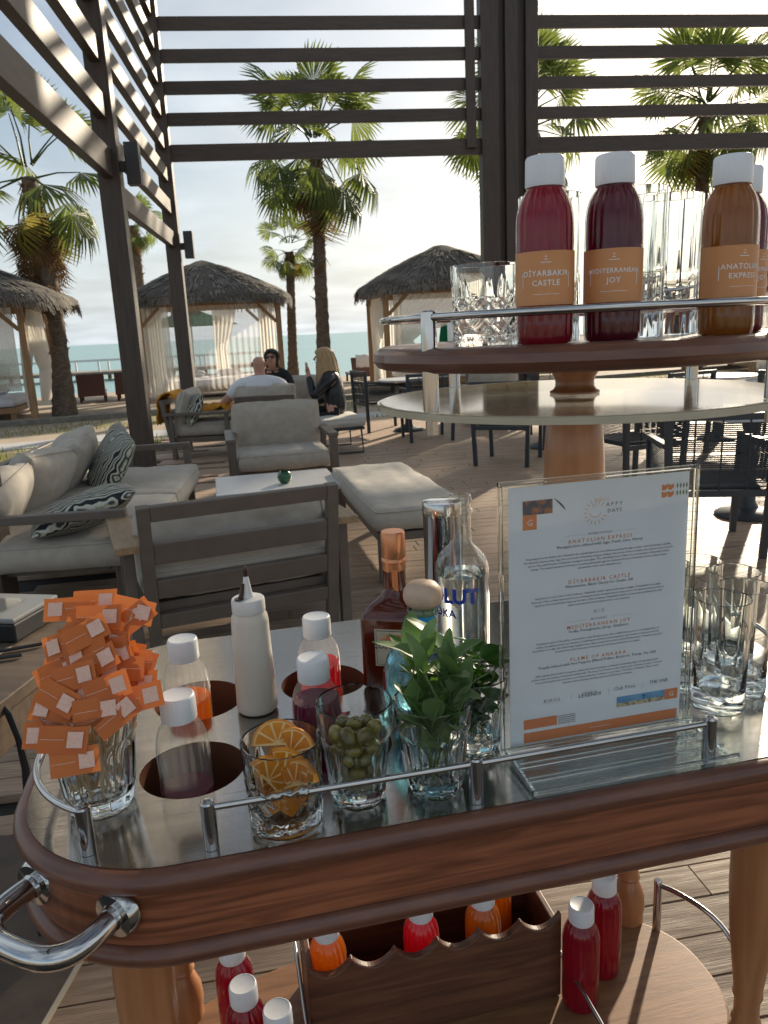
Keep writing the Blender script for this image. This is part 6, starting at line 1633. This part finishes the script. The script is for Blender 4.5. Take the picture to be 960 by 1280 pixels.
BODY = [(0.219, 'ANATOLIAN EXPRESS', 'Pineapple Juice infused with Sage, Peach, Lime, Honey',
   ['Departing from the fertile soils of Anatolia, this cocktail takes you on a delicious journey through a unique cultural landscape, just like', 'the Anatolian Express train. Sage, the iconic herb of Anatolia\'s steppes, whispers the stories of the mountains; the delicate touch of peach', 'mirrors the joyful blossom of summer evenings in every glass. The refreshing breeze of lime is a cool reminder of Anatolia\'s hidden', 'springs. The natural sweetness of honey is a journey passing through the enchanted forests of Anatolia and the endless beauty', 'and warmth of the road, waiting for you.']),
  (0.372, 'D\u0130YARBAKIR CASTLE', 'Watermelon, Black Cherry Ice Cream, Salt',
   ['Inspired by the rich colors of the Southeast, "Diyarbakir Castle" captures the spicy nostalgia of Diyarbakir in one glass.', 'Every sip of this cocktail represents the joy of tasting the fruits of watermelon in every corner. It\'s just the taste you want to', 'experience the warmth that makes up the fabric of the Southeast. "Diyarbakir Castle" is a taste that transforms the rich', 'culture and warmth of the Southeast into a cool sensation.']),
  (0.549, 'MEDITERRANEAN JOY', 'Vodka, Pomegranate Syrup, Cinnamon',
   ['Carrying the spirit of the golden sand beaches of the Mediterranean, this cocktail invites you to a refreshing dance of', 'vodka, pomegranate syrup and cinnamon. Combining the freshness of pomegranate, the warmth of cinnamon and the', 'smoothness of vodka, this drink brings together the positive energy and warmth of the Mediterranean. "Mediterranean Joy"', 'presents the perfect harmony of sweet spices and tropical summers in one glass.']),
  (0.678, 'FLAME OF ANKARA', 'Tequila infused with Hot Peppers (Mixed Pickles, Beetroot, Turnip, Sea Salt)',
   ['With tequila infused with hot peppers, reflects the heat and passion of Ankara\'s enchanting nights. Its appealing mixed', 'pickles evoke the richness of Anatolia\'s fertile lands. The deep red of beetroot, the earthy notes of turnip and the cool touch', 'of sea salt bring the historical fabric and cultural diversity of Ankara to your taste. "The Flame of Ankara" offers a taste', 'adventure that embodies the fiery spirit and rich history of Ankara.'])]
for v, ti, sub, lines in BODY:
    ptext('titles', 'orange_ink', ti, 0.50, v, 0.0062, spacing=1.32, bold=0.004)
    ptext('subtitles', 'grey_ink', sub, 0.50, v+0.0165, 0.0047, bold=0.008)
    for k, s_ in enumerate(lines):
        ptext('body_text', 'grey_ink', s_, 0.50, v+0.0485+k*0.0132, 0.00318, bold=0.010)
ptext('faint_mark', 'faint_ink', 'BLUE', 0.50, 0.497, 0.0060)
ptext('logos', 'grey_ink', 'RIXOS', 0.235, 0.832, 0.0060, spacing=1.25); line(0.842, 0.16, 0.31)
ptext('logos', 'grey_ink', 'THE LAND OF', 0.455, 0.822, 0.0026); ptext('logos', 'dark_ink', 'LEGENDS', 0.455, 0.833, 0.0062, bold=0.02, spacing=1.1)
ptext('logos', 'grey_ink', 'Club Priv\u00e9', 0.660, 0.826, 0.0066); ptext('logos', 'dark_ink', 'THE ONE', 0.865, 0.822, 0.0056, bold=0.01)
for u in (0.345, 0.565, 0.765): prect('rules', 'faint_ink', u, 0.818, u+0.002, 0.842)
prect('sky_picture', 'sky_print', 0.615, 0.862, 0.905, 0.888); prect('beach_picture', 'sand_print', 0.615, 0.8882, 0.905, 0.906)
ppoly('palm_picture', 'dark_ink', [(0.775, 0.890), (0.779, 0.890), (0.779, 0.874), (0.790, 0.876), (0.778, 0.868), (0.764, 0.876), (0.775, 0.874)])
prect('orange_blocks', 'orange_ink', 0.905, 0.862, 0.985, 0.906); ptext('block_mark', 'white_ink', 'G', 0.945, 0.885, 0.0095, y=-0.0006)
prect('orange_blocks', 'orange_ink', 0.075, 0.896, 0.265, 0.936)
for k in range(5):
    for i in range(12):
        u0 = 0.270+i*0.0085; u1 = u0+0.0085; v0 = 0.900+k*0.0078
        a0, a1 = 0.0022*sin(i*1.9), 0.0022*sin((i+1)*1.9)
        ppoly('wave_mark', 'grey_ink', [(u0, v0+a0), (u1, v0+a1), (u1, v0+a1+0.0026), (u0, v0+a0+0.0026)])
prect('orange_blocks', 'orange_ink', 0.075, 0.950, 0.985, 0.992)
prect('block_mark', 'white_ink', 0.46, 0.9705, 0.58, 0.9720, -0.0006)
for nm, (mb_, mt) in INK.items(): mb_.obj(nm, mt, paper, False)

# ------------------------------------------------------------------ side table at the left with a black case and cords
st = thing('side_table', 'dark wooden side table at the left frame edge', 'table', (-1.21, 1.52, 0), R(-8))
for k in range(6): MB().box((-0.38+k*0.153, 0, 0.735), (0.150, 0.84, 0.03)).obj('plank', 'side_table_wood', st, False, bevel=0.003)
for s in (-1, 1):
    MB().box((0, s*0.40, 0.68), (0.90, 0.03, 0.078)).obj('apron', 'side_table_wood', st, False, bevel=0.002)
    MB().box((s*0.44, 0, 0.68), (0.03, 0.77, 0.078)).obj('apron', 'side_table_wood', st, False, bevel=0.002)
    for s2 in (-1, 1): MB().box((s*0.42, s2*0.36, 0.32), (0.065, 0.065, 0.64)).obj('leg', 'black_plastic', st, False, bevel=0.003)
bx = thing('card_terminal_case', 'black case with a clear grey lid on the side table behind the sachets', 'case', (-1.02, 1.80, 0.7505), R(-12))
MB().box((0, 0, 0.024), (0.34, 0.17, 0.048)).obj('case_body', 'black_plastic', bx, False, bevel=0.006)
MB().box((0, 0, 0.0545), (0.345, 0.175, 0.012)).obj('lid', 'grey_plastic', bx, False, bevel=0.004)
MB().box((0.06, 0, 0.0625), (0.11, 0.09, 0.003)).obj('display', 'acrylic_sheet', bx, False)
o = MB().tube([(-1.3, 1.74, 0.756), (-1.05, 1.66, 0.756), (-0.90, 1.62, 0.756), (-0.80, 1.66, 0.756)], 0.004, 8).obj('cord', 'black_plastic'); tag(o, 'upper black cord lying across the side table behind the sachets', 'cord', 'black cords')
o = MB().tube([(-1.3, 1.63, 0.756), (-1.05, 1.60, 0.756), (-0.93, 1.57, 0.756), (-0.82, 1.60, 0.756)], 0.004, 8).obj('cord', 'black_plastic'); tag(o, 'lower black cord lying across the side table behind the sachets', 'cord', 'black cords')
hang = [(-0.86, 1.43, 0.757), (-0.8, 1.415, 0.757), (-0.752, 1.382, 0.723), (-0.738, 1.375, 0.671), (-0.735, 1.378, 0.607), (-0.735, 1.359, 0.521), (-0.732, 1.335, 0.42), (-0.728, 1.317, 0.333), (-0.722, 1.307, 0.28)]
m = MB(); m.tube(hang, [0.0045, 0.0055, 0.006, 0.007, 0.009, 0.0075, 0.006, 0.006, 0.008], 8)
m.tube([(p[0]-0.010+0.002*i, p[1]+0.006, p[2]) for i, p in enumerate(hang[2:])], 0.003, 8)
o = m.obj('strap', 'black_cloth'); tag(o, 'black strap hanging off the side table edge beside the trolley handle', 'strap')
o = MB().box((0, 0, 0.006), (0.86, 1.3, 0.012)).obj('floor_mat', 'rubber_mat', None, False, bevel=0.003); o.location = (-1.215, 1.37, 0); o.rotation_euler = (0, 0, R(-5)); tag(o, 'dark brown floor mat with a pale edge under the side table', 'mat')
MB().box((0.434, 0, 0.0065), (0.007, 1.3, 0.013)).obj('edge_strip', 'mat_edge', o, False)
